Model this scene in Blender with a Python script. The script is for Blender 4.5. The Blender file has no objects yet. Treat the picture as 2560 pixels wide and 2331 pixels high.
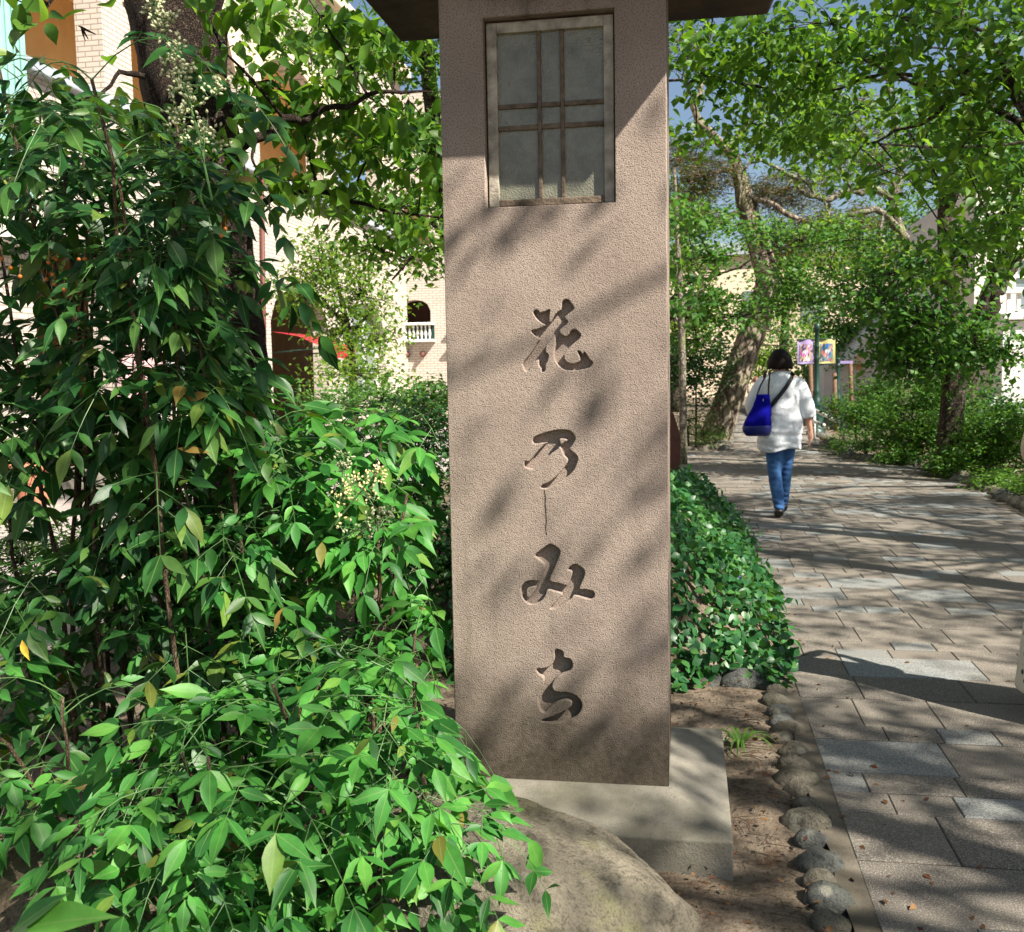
import bpy, bmesh, math, random
import numpy as np
from mathutils import Vector, Matrix, Quaternion, noise as mnoise

random.seed(7)
RNG = np.random.default_rng(7)
scene = bpy.context.scene
COL = scene.collection

# ------------------------------------------------------------------ camera
F, CX, CY, HC = 2540.0, 1280.0, 1165.5, 1.42        # focal length in photo pixels, centre, eye height
YAW = math.atan((1718 - CX) / F)
ROLL = math.radians(1.0)
PITCH = math.atan((CY - (928 + math.tan(ROLL) * (1718 - CX))) / F)
FW = np.array([-math.sin(YAW) * math.cos(PITCH), math.cos(YAW) * math.cos(PITCH), -math.sin(PITCH)])
_r0 = np.array([math.cos(YAW), math.sin(YAW), 0.0])
_u0 = np.cross(_r0, FW)
RT = _r0 * math.cos(ROLL) - _u0 * math.sin(ROLL)
UP = _u0 * math.cos(ROLL) + _r0 * math.sin(ROLL)
CAM = np.array([0, 0, HC])

cd = bpy.data.cameras.new('camera')
cam = bpy.data.objects.new('camera', cd)
COL.objects.link(cam)
m = Matrix.Identity(4)
for i in range(3):
    m[i][0], m[i][1], m[i][2] = RT[i], UP[i], -FW[i]
m[2][3] = HC
cam.matrix_world = m
cd.sensor_fit = 'HORIZONTAL'
cd.sensor_width = 36.0
cd.lens = 36.0 * F / 2560.0
cd.clip_start, cd.clip_end = 0.05, 2000
cd.dof.use_dof = True
cd.dof.focus_distance = 3.0
cd.dof.aperture_fstop = 11.0
scene.camera = cam

# ------------------------------------------------------------------ light
SUN = Vector((0.60, -0.38, 0.72)).normalized()       # towards the sun
world = bpy.data.worlds.new('World')
scene.world = world
world.use_nodes = True
wn = world.node_tree
bg = wn.nodes['Background']
sky = wn.nodes.new('ShaderNodeTexSky')
sky.sky_type = 'NISHITA'
sky.sun_disc = False
sky.sun_elevation = math.asin(SUN.z)
sky.sun_rotation = math.atan2(SUN.x, SUN.y)
sky.dust_density = 1.6
sky.ozone_density = 1.0
wn.links.new(sky.outputs[0], bg.inputs[0])
bg.inputs[1].default_value = 0.055
ld = bpy.data.lights.new('sun', 'SUN')
ld.energy = 5.0
ld.angle = math.radians(0.55)
ld.color = (1.0, 0.94, 0.83)
sun = bpy.data.objects.new('sun', ld)
COL.objects.link(sun)
sun.rotation_euler = SUN.to_track_quat('Z', 'Y').to_euler()
sun.location = (6, -4, 9)
scene.view_settings.view_transform = 'Standard'
scene.view_settings.look = 'None'
scene.view_settings.exposure = 1.3
scene.view_settings.gamma = 1.0
scene.render.engine = 'CYCLES'
cy = scene.cycles
cy.max_bounces = 7
cy.diffuse_bounces = 4
cy.glossy_bounces = 3
cy.transmission_bounces = 5
cy.transparent_max_bounces = 6
cy.sample_clamp_indirect = 8.0
cy.caustics_reflective = False
cy.caustics_refractive = False
try:
    cy.use_denoising = True
    cy.denoiser = 'OPENIMAGEDENOISE'
    cy.denoising_input_passes = 'RGB_ALBEDO_NORMAL'
except Exception:
    pass

# ------------------------------------------------------------------ helpers: photo pixel <-> place
def ray(x, y):
    return FW + RT * ((x - CX) / F) - UP * ((y - CY) / F)
def at(x, y, Y):
    d = ray(x, y); return Vector(CAM + d * (Y / d[1]))
def gnd(x, y, z=0.0):
    d = ray(x, y); return Vector(CAM + d * ((z - HC) / d[2]))
def px(P):
    d = np.asarray(P, float) - CAM
    k = d @ FW
    return CX + F * (d @ RT) / k, CY - F * (d @ UP) / k

# ------------------------------------------------------------------ helpers: objects
def tag(o, label=None, cat=None, group=None, kind=None):
    if label: o['label'] = label
    if cat: o['category'] = cat
    if group: o['group'] = group
    if kind: o['kind'] = kind
    return o
def empty(name, loc, label=None, cat=None, group=None):
    o = bpy.data.objects.new(name, None)
    o.empty_display_size = 0.1
    COL.objects.link(o)
    o.location = loc
    return tag(o, label, cat, group)
def obj(name, me, mat=None, parent=None, loc=None):
    o = bpy.data.objects.new(name, me)
    COL.objects.link(o)
    if mat is not None and len(me.materials) == 0:
        me.materials.append(mat)
    if parent is not None:
        o.parent = parent
        # meshes are modelled in world coordinates: undo the parent's offset
        q = parent; off = Vector((0, 0, 0))
        while q is not None:
            off += q.location; q = q.parent
        o.location = (Vector(loc) if loc is not None else Vector((0, 0, 0))) - off
    elif loc is not None:
        o.location = loc
    return o
def npmesh(name, V, Fa, tint=None, smooth=False):
    """V (n,3), Fa (m,k) one polygon size"""
    V = np.asarray(V, np.float32); Fa = np.asarray(Fa, np.int32)
    me = bpy.data.meshes.new(name)
    me.vertices.add(len(V)); me.vertices.foreach_set('co', V.ravel())
    mm, k = Fa.shape
    me.loops.add(mm * k); me.loops.foreach_set('vertex_index', Fa.ravel())
    me.polygons.add(mm)
    me.polygons.foreach_set('loop_start', np.arange(0, mm * k, k, dtype=np.int32))
    me.polygons.foreach_set('loop_total', np.full(mm, k, np.int32))
    if smooth:
        me.polygons.foreach_set('use_smooth', np.ones(mm, bool))
    me.update(calc_edges=True)
    if tint is not None:
        a = me.attributes.new('tint', 'FLOAT', 'FACE')
        a.data.foreach_set('value', np.asarray(tint, np.float32))
    return me
class MB:
    """collects polygons of any size in world coordinates"""
    def __init__(s): s.v = []; s.f = []
    def add(s, V, Fs):
        b = len(s.v); s.v += [tuple(p) for p in V]; s.f += [tuple(i + b for i in f) for f in Fs]; return s
    def box(s, x0, x1, y0, y1, z0, z1):
        return s.add([(x0,y0,z0),(x1,y0,z0),(x1,y1,z0),(x0,y1,z0),(x0,y0,z1),(x1,y0,z1),(x1,y1,z1),(x0,y1,z1)],
                     [(0,3,2,1),(4,5,6,7),(0,1,5,4),(1,2,6,5),(2,3,7,6),(3,0,4,7)])
    def tube(s, pts, rad, seg=8, cap=True, wob=0.0):
        V, Q = tube(pts, rad, seg, wob); n = len(pts)
        Fs = [tuple(q) for q in Q]
        if cap:
            Fs.append(tuple(range(seg - 1, -1, -1))); Fs.append(tuple(range((n - 1) * seg, n * seg)))
        return s.add(V, Fs)
    def lathe(s, c, prof, seg=16):
        V = []; Fs = []
        for (r, z) in prof:
            for k in range(seg):
                a = 2 * math.pi * k / seg
                V.append((c[0] + r * math.cos(a), c[1] + r * math.sin(a), c[2] + z))
        for i in range(len(prof) - 1):
            for k in range(seg):
                k2 = (k + 1) % seg
                Fs.append((i*seg+k, i*seg+k2, (i+1)*seg+k2, (i+1)*seg+k))
        Fs.append(tuple(range(seg - 1, -1, -1))); Fs.append(tuple(range((len(prof)-1)*seg, len(prof)*seg)))
        return s.add(V, Fs)
    def mesh(s, name, smooth=False, bevel=0.0):
        me = bpy.data.meshes.new(name)
        me.from_pydata(s.v, [], s.f); me.update()
        if bevel:
            bm = bmesh.new(); bm.from_mesh(me)
            bmesh.ops.bevel(bm, geom=list(bm.edges), offset=bevel, segments=2, affect='EDGES', profile=0.5)
            bm.to_mesh(me); bm.free()
        if smooth:
            for p in me.polygons: p.use_smooth = True
        return me
    def build(s, name, mat, parent=None, smooth=False, bevel=0.0):
        return obj(name, s.mesh(name, smooth, bevel), mat, parent)
def tube(pts, rad, seg=8, wob=0.0):
    P = np.asarray(pts, float); n = len(P)
    if np.isscalar(rad): rad = [rad] * n
    T = np.gradient(P, axis=0); T /= np.linalg.norm(T, axis=1)[:, None] + 1e-9
    ref = np.array([0.0, 0, 1]) if abs(T[0][2]) < 0.9 else np.array([1.0, 0, 0])
    V = []
    u = np.cross(T[0], ref); u /= np.linalg.norm(u)
    ang = np.linspace(0, 2 * math.pi, seg, endpoint=False)
    for i in range(n):
        u = u - T[i] * (u @ T[i]); u /= np.linalg.norm(u) + 1e-9
        w = np.cross(T[i], u)
        rr = rad[i] * (1 + (wob * RNG.normal(size=seg) if wob else np.zeros(seg)))
        V.append(P[i] + rr[:, None] * (np.cos(ang)[:, None] * u + np.sin(ang)[:, None] * w))
    V = np.concatenate(V)
    Q = []
    for i in range(n - 1):
        for k in range(seg):
            k2 = (k + 1) % seg
            Q.append((i*seg+k, i*seg+k2, (i+1)*seg+k2, (i+1)*seg+k))
    return V, np.array(Q, np.int32)
def spline(pts, n):
    """Catmull-Rom through rows of any width"""
    P = np.asarray(pts, float)
    if len(P) < 3:
        t = np.linspace(0, 1, n)[:, None]; return P[0] * (1 - t) + P[-1] * t
    Q = np.vstack([2*P[0]-P[1], P, 2*P[-1]-P[-2]])
    out = []
    for t in np.linspace(0, len(P) - 1 - 1e-6, n):
        i = int(t); f = t - i
        a, b, c, d = Q[i:i+4]
        out.append(0.5*((2*b)+(c-a)*f+(2*a-5*b+4*c-d)*f*f+(3*b-a-3*c+d)*f**3))
    return np.array(out)
def closed_spline(pts, per=4):
    P = np.asarray(pts, float); n = len(P); out = []
    for i in range(n):
        a, b, c, d = P[i-1], P[i], P[(i+1) % n], P[(i+2) % n]
        for k in range(per):
            f = k / per
            out.append(0.5*((2*b)+(c-a)*f+(2*a-5*b+4*c-d)*f*f+(3*b-a-3*c+d)*f**3))
    return np.array(out)
def unit(A):
    return A / (np.linalg.norm(A, axis=-1, keepdims=True) + 1e-9)

# ------------------------------------------------------------------ materials
def new_mat(name):
    mt = bpy.data.materials.new(name); mt.use_nodes = True
    nt = mt.node_tree
    return mt, nt, nt.nodes['Principled BSDF']
def nd(nt, typ, **kw):
    n = nt.nodes.new('ShaderNode' + typ)
    for k, v in kw.items():
        if k in n.inputs: n.inputs[k].default_value = v
        else: setattr(n, k, v)
    return n
def wire(nt, a, b): nt.links.new(a, b)
def ramp(nt, fac, stops, interp='LINEAR'):
    r = nt.nodes.new('ShaderNodeValToRGB'); r.color_ramp.interpolation = interp
    e = r.color_ramp.elements
    while len(e) > 1: e.remove(e[0])
    e[0].position = stops[0][0]; e[0].color = (*stops[0][1], 1)
    for p, c in stops[1:]:
        x = e.new(p); x.color = (*c, 1)
    wire(nt, fac, r.inputs[0]); return r
def pos(nt): return nt.nodes.new('ShaderNodeNewGeometry').outputs['Position']
def noise(nt, vec, scale, detail=4, rough=0.55):
    n = nd(nt, 'TexNoise', Scale=scale, Detail=detail, Roughness=rough)
    wire(nt, vec, n.inputs['Vector']); return n.outputs[0]
def mixc(nt, fac, a, b, mode='MIX'):
    n = nd(nt, 'Mix', data_type='RGBA', blend_type=mode)
    for s, v in ((n.inputs[0], fac), (n.inputs[6], a), (n.inputs[7], b)):
        if isinstance(v, (int, float)): s.default_value = v
        elif isinstance(v, tuple): s.default_value = (*v, 1)
        else: wire(nt, v, s)
    return n.outputs[2]
def math_n(nt, op, a, b=None, c=None):
    n = nt.nodes.new('ShaderNodeMath'); n.operation = op
    for i, v in enumerate((a, b, c)):
        if v is None: continue
        if isinstance(v, (int, float)): n.inputs[i].default_value = v
        else: wire(nt, v, n.inputs[i])
    return n.outputs[0]
def bump(nt, bs, h, strength=0.5, dist=0.01):
    b = nd(nt, 'Bump', Strength=strength, Distance=dist)
    wire(nt, h, b.inputs['Height']); wire(nt, b.outputs[0], bs.inputs['Normal']); return b
def rnd(nt): return nt.nodes.new('ShaderNodeObjectInfo').outputs['Random']
def spec(bs, v): bs.inputs['Specular IOR Level'].default_value = v

def plain(name, col, rough=0.6, var=0.12, scale=30.0, bmp=0.0, bscale=80.0, metallic=0.0, sp=0.4):
    mt, nt, bs = new_mat(name)
    p = pos(nt)
    n = noise(nt, p, scale, 5)
    lo = tuple(max(0, c * (1 - var * 2)) for c in col); hi = tuple(min(1, c * (1 + var * 2)) for c in col)
    r = ramp(nt, n, [(0.25, lo), (0.75, hi)])
    wire(nt, r.outputs[0], bs.inputs['Base Color'])
    bs.inputs['Roughness'].default_value = rough; bs.inputs['Metallic'].default_value = metallic; spec(bs, sp)
    if bmp:
        bump(nt, bs, noise(nt, p, bscale, 4), bmp, 0.01)
    return mt

def leaf_mat(name, cols, trans=0.35, rough=0.42, sp=0.45, tcol=None, vein=False):
    """cols: dark, mid, bright, odd"""
    mt, nt, bs = new_mat(name)
    at_ = nd(nt, 'Attribute', attribute_name='tint')
    t = math_n(nt, 'FRACT', math_n(nt, 'ADD', at_.outputs['Fac'], rnd(nt)))
    k = len(cols) - 1
    st_ = [(i / k * 0.93, c) for i, c in enumerate(cols)]
    if vein: st_ += [(0.982, (0.14, 0.20, 0.03)), (0.997, (0.17, 0.11, 0.03))]
    r = ramp(nt, t, st_)
    p = pos(nt)
    n = noise(nt, p, 45.0, 3)
    c = mixc(nt, 0.35, r.outputs[0], ramp(nt, n, [(0.3, (0.35, 0.35, 0.35)), (0.7, (0.75, 0.75, 0.75))]).outputs[0], 'OVERLAY')
    if vein:   # pale midrib along the leaf's own axis
        tc_ = nt.nodes.new('ShaderNodeTexCoord'); sx_ = nt.nodes.new('ShaderNodeSeparateXYZ'); wire(nt, tc_.outputs['Object'], sx_.inputs[0])
        vr = ramp(nt, math_n(nt, 'MULTIPLY', math_n(nt, 'ABSOLUTE', sx_.outputs[1]), 10.0), [(0.04, (0.55, 0.55, 0.55)), (0.14, (0, 0, 0))])
        c = mixc(nt, vr.outputs[0], c, (0.20, 0.32, 0.09))
    wire(nt, c, bs.inputs['Base Color'])
    bs.inputs['Roughness'].default_value = rough; spec(bs, sp)
    tr = nt.nodes.new('ShaderNodeBsdfTranslucent')
    tc = mixc(nt, 1.0, c, tcol or (1.9, 1.75, 0.75), 'MULTIPLY')
    wire(nt, tc, tr.inputs[0])
    mx = nt.nodes.new('ShaderNodeMixShader'); mx.inputs[0].default_value = trans
    wire(nt, bs.outputs[0], mx.inputs[1]); wire(nt, tr.outputs[0], mx.inputs[2])
    wire(nt, mx.outputs[0], nt.nodes['Material Output'].inputs[0])
    bump(nt, bs, noise(nt, p, 260.0, 2), 0.12, 0.002)
    return mt

def bark_mat(name, lo, mid, hi, scale=14.0, squash=0.35, strength=0.9, moss=None):
    mt, nt, bs = new_mat(name)
    p = pos(nt)
    mp = nd(nt, 'Mapping'); mp.inputs['Scale'].default_value = (1, 1, squash)
    wire(nt, p, mp.inputs[0])
    wv = nd(nt, 'TexVoronoi', feature='DISTANCE_TO_EDGE', Scale=scale)
    nz = nd(nt, 'TexNoise', Scale=scale * 1.2, Detail=5.0)
    wire(nt, mp.outputs[0], nz.inputs['Vector'])
    dv = nd(nt, 'Mix', data_type='VECTOR'); dv.inputs[0].default_value = 0.12
    wire(nt, mp.outputs[0], dv.inputs[4]); wire(nt, nz.outputs[1], dv.inputs[5])
    wire(nt, dv.outputs[1], wv.inputs['Vector'])
    n2 = noise(nt, mp.outputs[0], scale * 3, 6, 0.65)
    h = math_n(nt, 'ADD', math_n(nt, 'MULTIPLY', math_n(nt, 'MINIMUM', wv.outputs[0], 0.25), 3.0), math_n(nt, 'MULTIPLY', n2, 0.7))
    r = ramp(nt, h, [(0.25, lo), (0.6, mid), (1.0, hi)])
    c = r.outputs[0]
    if moss:
        mn = ramp(nt, noise(nt, p, 3.5, 4), [(0.52, (0, 0, 0)), (0.66, (1, 1, 1))])
        c = mixc(nt, math_n(nt, 'MULTIPLY', mn.outputs[0], 0.6), c, moss)
    wire(nt, c, bs.inputs['Base Color'])
    bs.inputs['Roughness'].default_value = 0.9; spec(bs, 0.2)
    bump(nt, bs, h, strength, 0.02)
    return mt

def brick_mat(name, c1, c2, mortar, bw=0.21, bh=0.07, msize=0.008):
    mt, nt, bs = new_mat(name)
    p = pos(nt)
    sx = nt.nodes.new('ShaderNodeSeparateXYZ'); wire(nt, p, sx.inputs[0])
    cb = nt.nodes.new('ShaderNodeCombineXYZ')
    wire(nt, math_n(nt, 'ADD', sx.outputs[0], sx.outputs[1]), cb.inputs[0]); wire(nt, sx.outputs[2], cb.inputs[1])
    b = nd(nt, 'TexBrick', Scale=1.0)
    b.inputs['Color1'].default_value = (*c1, 1); b.inputs['Color2'].default_value = (*c2, 1); b.inputs['Mortar'].default_value = (*mortar, 1)
    b.inputs['Mortar Size'].default_value = msize; b.inputs['Brick Width'].default_value = bw; b.inputs['Row Height'].default_value = bh
    wire(nt, cb.outputs[0], b.inputs['Vector'])
    wire(nt, b.outputs[0], bs.inputs['Base Color'])
    bs.inputs['Roughness'].default_value = 0.8
    bump(nt, bs, math_n(nt, 'SUBTRACT', 1.0, b.outputs[1]), 0.5, 0.006)
    return mt

def stucco_mat():
    mt, nt, bs = new_mat('pillar_stucco')
    p = pos(nt)
    sx = nt.nodes.new('ShaderNodeSeparateXYZ'); wire(nt, p, sx.inputs[0])
    z = sx.outputs[2]
    big = noise(nt, p, 3.0, 5, 0.6)
    fine = noise(nt, p, 250.0, 3, 0.6)
    mid = noise(nt, p, 45.0, 4, 0.6)
    base = ramp(nt, big, [(0.3, (0.285, 0.224, 0.188)), (0.7, (0.39, 0.312, 0.262))]).outputs[0]
    # pinker towards the top, grain of the sand finish
    base = mixc(nt, ramp(nt, fine, [(0.36, (1, 1, 1)), (0.5, (0, 0, 0))]).outputs[0], base, (0.15, 0.115, 0.092))
    # grime rising from the foot, ragged upper edge, colour deepened for shade there
    zz = math_n(nt, 'ADD', z, math_n(nt, 'MULTIPLY', math_n(nt, 'SUBTRACT', noise(nt, p, 2.6, 6, 0.65), 0.5), 0.75))
    g = ramp(nt, zz, [(0.24, (0.97, 0.97, 0.97)), (0.66, (0, 0, 0))])
    base = mixc(nt, math_n(nt, 'MULTIPLY', g.outputs[0], math_n(nt, 'ADD', math_n(nt, 'MULTIPLY', mid, 0.5), 0.6)), base, (0.032, 0.028, 0.016))
    # soot streaks under the roof
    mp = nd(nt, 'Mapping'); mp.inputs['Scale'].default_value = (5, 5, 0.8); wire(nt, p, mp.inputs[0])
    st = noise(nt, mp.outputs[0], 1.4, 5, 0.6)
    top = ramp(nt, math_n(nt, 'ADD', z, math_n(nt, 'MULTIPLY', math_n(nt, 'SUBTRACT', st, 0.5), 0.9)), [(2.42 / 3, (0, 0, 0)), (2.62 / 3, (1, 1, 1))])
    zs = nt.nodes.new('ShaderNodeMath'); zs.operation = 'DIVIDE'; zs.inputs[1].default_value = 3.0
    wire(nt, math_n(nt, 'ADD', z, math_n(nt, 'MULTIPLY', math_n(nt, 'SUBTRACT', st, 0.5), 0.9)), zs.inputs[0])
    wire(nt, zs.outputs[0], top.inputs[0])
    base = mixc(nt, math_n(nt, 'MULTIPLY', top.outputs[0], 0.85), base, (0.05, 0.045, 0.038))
    # rain streaks
    mr = nd(nt, 'Mapping'); mr.inputs['Scale'].default_value = (16, 16, 0.9); wire(nt, p, mr.inputs[0])
    rs = ramp(nt, noise(nt, mr.outputs[0], 1.0, 5, 0.6), [(0.54, (0, 0, 0)), (0.72, (0.3, 0.3, 0.3))])
    base = mixc(nt, rs.outputs[0], base, (0.11, 0.092, 0.072))
    # dark specks
    sp = ramp(nt, noise(nt, p, 95.0, 2), [(0.70, (0, 0, 0)), (0.74, (1, 1, 1))])
    base = mixc(nt, math_n(nt, 'MULTIPLY', sp.outputs[0], 0.5), base, (0.07, 0.05, 0.035))
    wire(nt, base, bs.inputs['Base Color'])
    bs.inputs['Roughness'].default_value = 0.95; spec(bs, 0.15)
    h = math_n(nt, 'ADD', fine, math_n(nt, 'MULTIPLY', mid, 0.8))
    bump(nt, bs, h, 0.7, 0.005)
    return mt

def concrete_mat(name, lo, hi, stain=(0.06, 0.055, 0.04), stain_at=0.62):
    mt, nt, bs = new_mat(name)
    p = pos(nt)
    b = ramp(nt, noise(nt, p, 6.0, 6, 0.6), [(0.3, lo), (0.7, hi)]).outputs[0]
    g = ramp(nt, noise(nt, p, 2.2, 6, 0.6), [(stain_at - 0.1, (0, 0, 0)), (stain_at + 0.08, (1, 1, 1))])
    b = mixc(nt, math_n(nt, 'MULTIPLY', g.outputs[0], 0.7), b, stain)
    f = noise(nt, p, 160.0, 4, 0.7)
    b = mixc(nt, ramp(nt, f, [(0.34, (0.6, 0.6, 0.6)), (0.46, (0, 0, 0))]).outputs[0], b, tuple(c * 0.55 for c in lo))
    wire(nt, b, bs.inputs['Base Color']); bs.inputs['Roughness'].default_value = 0.92; spec(bs, 0.2)
    bump(nt, bs, math_n(nt, 'ADD', f, noise(nt, p, 25.0, 4)), 0.5, 0.006)
    return mt

def rock_mat(name, a, b, lichen):
    mt, nt, bs = new_mat(name)
    p = pos(nt)
    n1 = noise(nt, p, 4.0, 8, 0.65); n2 = noise(nt, p, 38.0, 6, 0.7)
    c = ramp(nt, n1, [(0.3, a), (0.7, b)]).outputs[0]
    c = mixc(nt, ramp(nt, n2, [(0.36, (0.7, 0.7, 0.7)), (0.5, (0, 0, 0))]).outputs[0], c, tuple(x * 0.5 for x in a))
    lm = ramp(nt, noise(nt, p, 5.5, 5, 0.6), [(0.5, (0, 0, 0)), (0.68, (1, 1, 1))])
    c = mixc(nt, math_n(nt, 'MULTIPLY', lm.outputs[0], math_n(nt, 'MULTIPLY', n2, 0.9)), c, lichen)
    n3 = noise(nt, p, 150.0, 4, 0.7)
    c = mixc(nt, ramp(nt, n3, [(0.36, (0.6, 0.6, 0.6)), (0.5, (0, 0, 0))]).outputs[0], c, tuple(x * 0.45 for x in a))
    vs = nd(nt, 'TexVoronoi', Scale=9.0); wire(nt, p, vs.inputs['Vector'])
    sp_ = ramp(nt, vs.outputs[0], [(0.13, (1, 1, 1)), (0.2, (0, 0, 0))])
    c = mixc(nt, math_n(nt, 'MULTIPLY', sp_.outputs[0], 0.5), c, (0.33, 0.32, 0.25))
    wire(nt, c, bs.inputs['Base Color']); bs.inputs['Roughness'].default_value = 0.9; spec(bs, 0.2)
    bump(nt, bs, math_n(nt, 'ADD', math_n(nt, 'ADD', n1, math_n(nt, 'MULTIPLY', n3, 0.25)), math_n(nt, 'MULTIPLY', n2, 0.8)), 0.9, 0.03)
    return mt

def paver_mat():
    mt, nt, bs = new_mat('granite_paver')
    p = pos(nt)
    at_ = nd(nt, 'Attribute', attribute_name='tint')
    base = ramp(nt, at_.outputs['Fac'],
                [(0.0, (0.135, 0.120, 0.102)), (0.4, (0.17, 0.151, 0.127)), (0.79, (0.205, 0.18, 0.149)), (0.80, (0.185, 0.205, 0.205)), (1.0, (0.225, 0.245, 0.242))], 'LINEAR').outputs[0]
    f = noise(nt, p, 230.0, 2, 0.5)
    c = mixc(nt, ramp(nt, f, [(0.40, (0.75, 0.75, 0.75)), (0.52, (0, 0, 0))]).outputs[0], base, (0.075, 0.062, 0.05))
    c = mixc(nt, ramp(nt, f, [(0.56, (0, 0, 0)), (0.66, (0.6, 0.6, 0.6))]).outputs[0], c, (0.40, 0.36, 0.31))
    w = noise(nt, p, 1.7, 5, 0.6)
    c = mixc(nt, math_n(nt, 'MULTIPLY', ramp(nt, w, [(0.45, (0, 0, 0)), (0.7, (1, 1, 1))]).outputs[0], 0.35), c, (0.27, 0.235, 0.19))
    wire(nt, c, bs.inputs['Base Color']); bs.inputs['Roughness'].default_value = 0.85; spec(bs, 0.25)
    bump(nt, bs, f, 0.4, 0.003)
    return mt

def soil_mat():
    mt, nt, bs = new_mat('soil')
    p = pos(nt)
    n1 = noise(nt, p, 1.6, 7, 0.65); n2 = noise(nt, p, 55.0, 5, 0.7); n3 = noise(nt, p, 9.0, 6, 0.65)
    c = ramp(nt, n1, [(0.35, (0.12, 0.09, 0.062)), (0.6, (0.25, 0.20, 0.15))]).outputs[0]
    c = mixc(nt, ramp(nt, n3, [(0.52, (0, 0, 0)), (0.68, (0.8, 0.8, 0.8))]).outputs[0], c, (0.075, 0.04, 0.025))
    c = mixc(nt, ramp(nt, n2, [(0.35, (0.7, 0.7, 0.7)), (0.5, (0, 0, 0))]).outputs[0], c, (0.05, 0.035, 0.025))
    c = mixc(nt, ramp(nt, n2, [(0.62, (0, 0, 0)), (0.72, (0.6, 0.6, 0.6))]).outputs[0], c, (0.36, 0.30, 0.23))
    wire(nt, c, bs.inputs['Base Color']); bs.inputs['Roughness'].default_value = 0.97; spec(bs, 0.1)
    bump(nt, bs, math_n(nt, 'ADD', n2, n3), 0.8, 0.02)
    return mt

M = {}
M['stucco'] = stucco_mat()
M['roof'] = concrete_mat('roof_concrete', (0.07, 0.05, 0.038), (0.14, 0.10, 0.075), (0.02, 0.018, 0.015), 0.5)
M['plinth'] = concrete_mat('plinth_concrete', (0.165, 0.155, 0.13), (0.26, 0.237, 0.195), (0.075, 0.07, 0.045), 0.6)
M['rock'] = rock_mat('boulder_rock', (0.13, 0.115, 0.088), (0.27, 0.235, 0.175), (0.22, 0.225, 0.085))
M['rock2'] = rock_mat('brown_rock', (0.14, 0.105, 0.07), (0.26, 0.20, 0.14), (0.17, 0.155, 0.09))
M['cobble'] = rock_mat('cobble_rock', (0.11, 0.10, 0.078), (0.22, 0.195, 0.15), (0.12, 0.125, 0.06))
M['cobble2'] = rock_mat('grey_cobble_rock', (0.10, 0.104, 0.096), (0.18, 0.18, 0.162), (0.11, 0.12, 0.08))
M['paver'] = paver_mat()
M['soil'] = soil_mat()
M['mortar'] = concrete_mat('mortar', (0.13, 0.112, 0.088), (0.21, 0.18, 0.14), (0.07, 0.058, 0.038), 0.52)
M['joint'] = concrete_mat('joint_sand', (0.045, 0.038, 0.03), (0.13, 0.11, 0.085), (0.03, 0.03, 0.02), 0.55)
M['wood_paint'] = plain('weathered_white_wood', (0.36, 0.32, 0.255), 0.75, 0.28, 26, 0.5, 90)
M['wood_bare'] = plain('weathered_brown_wood', (0.13, 0.095, 0.065), 0.8, 0.3, 26, 0.5, 90)
M['bark_cherry'] = bark_mat('cherry_bark', (0.008, 0.005, 0.004), (0.028, 0.018, 0.013), (0.10, 0.07, 0.052), 46, 0.7, 1.0)
M['bark_dark'] = bark_mat('dark_bark', (0.01, 0.008, 0.006), (0.04, 0.03, 0.023), (0.10, 0.08, 0.06), 20, 0.8, 0.8)
M['bark_grey'] = bark_mat('grey_bark', (0.04, 0.034, 0.026), (0.12, 0.104, 0.08), (0.23, 0.205, 0.16), 16, 0.8, 0.6, (0.22, 0.24, 0.10))
M['bark_pine'] = bark_mat('pine_bark', (0.03, 0.022, 0.016), (0.15, 0.115, 0.085), (0.30, 0.25, 0.20), 9, 0.45, 1.0, (0.2, 0.2, 0.09))
M['cane'] = bark_mat('nandina_cane', (0.03, 0.017, 0.011), (0.085, 0.055, 0.035), (0.18, 0.13, 0.085), 60, 0.2, 0.6)
M['stem'] = plain('green_stem', (0.07, 0.15, 0.04), 0.5, 0.15)
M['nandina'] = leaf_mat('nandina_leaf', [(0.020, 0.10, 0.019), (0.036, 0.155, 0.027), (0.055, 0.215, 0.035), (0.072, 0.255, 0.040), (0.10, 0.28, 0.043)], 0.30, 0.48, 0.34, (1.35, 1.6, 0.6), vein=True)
M['nandina_shaded'] = leaf_mat('nandina_shaded_leaf', [(0.014, 0.060, 0.016), (0.020, 0.080, 0.019), (0.030, 0.11, 0.022), (0.045, 0.135, 0.025), (0.07, 0.15, 0.028)], 0.24, 0.42, 0.36, (1.35, 1.6, 0.6), vein=True)  # darker copy of the nandina leaf, shade on these shrubs put into the colour
M['cherry'] = leaf_mat('cherry_leaf', [(0.036, 0.10, 0.013), (0.055, 0.14, 0.017), (0.08, 0.185, 0.022), (0.12, 0.225, 0.027)], 0.5, 0.45, 0.4)
M['bright'] = leaf_mat('sunny_leaf', [(0.05, 0.12, 0.014), (0.08, 0.17, 0.02), (0.12, 0.22, 0.026), (0.17, 0.26, 0.03)], 0.45, 0.5, 0.35)
M['maple'] = leaf_mat('maple_leaf', [(0.035, 0.11, 0.025), (0.05, 0.15, 0.03), (0.075, 0.19, 0.035), (0.11, 0.22, 0.04)], 0.4, 0.5, 0.35)
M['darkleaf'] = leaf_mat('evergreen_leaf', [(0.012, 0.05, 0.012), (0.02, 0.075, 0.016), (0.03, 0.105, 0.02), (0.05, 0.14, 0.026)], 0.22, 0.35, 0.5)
M['vinca'] = leaf_mat('periwinkle_leaf', [(0.014, 0.075, 0.022), (0.022, 0.10, 0.028), (0.032, 0.135, 0.034), (0.06, 0.17, 0.036)], 0.25, 0.4, 0.45)
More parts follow.
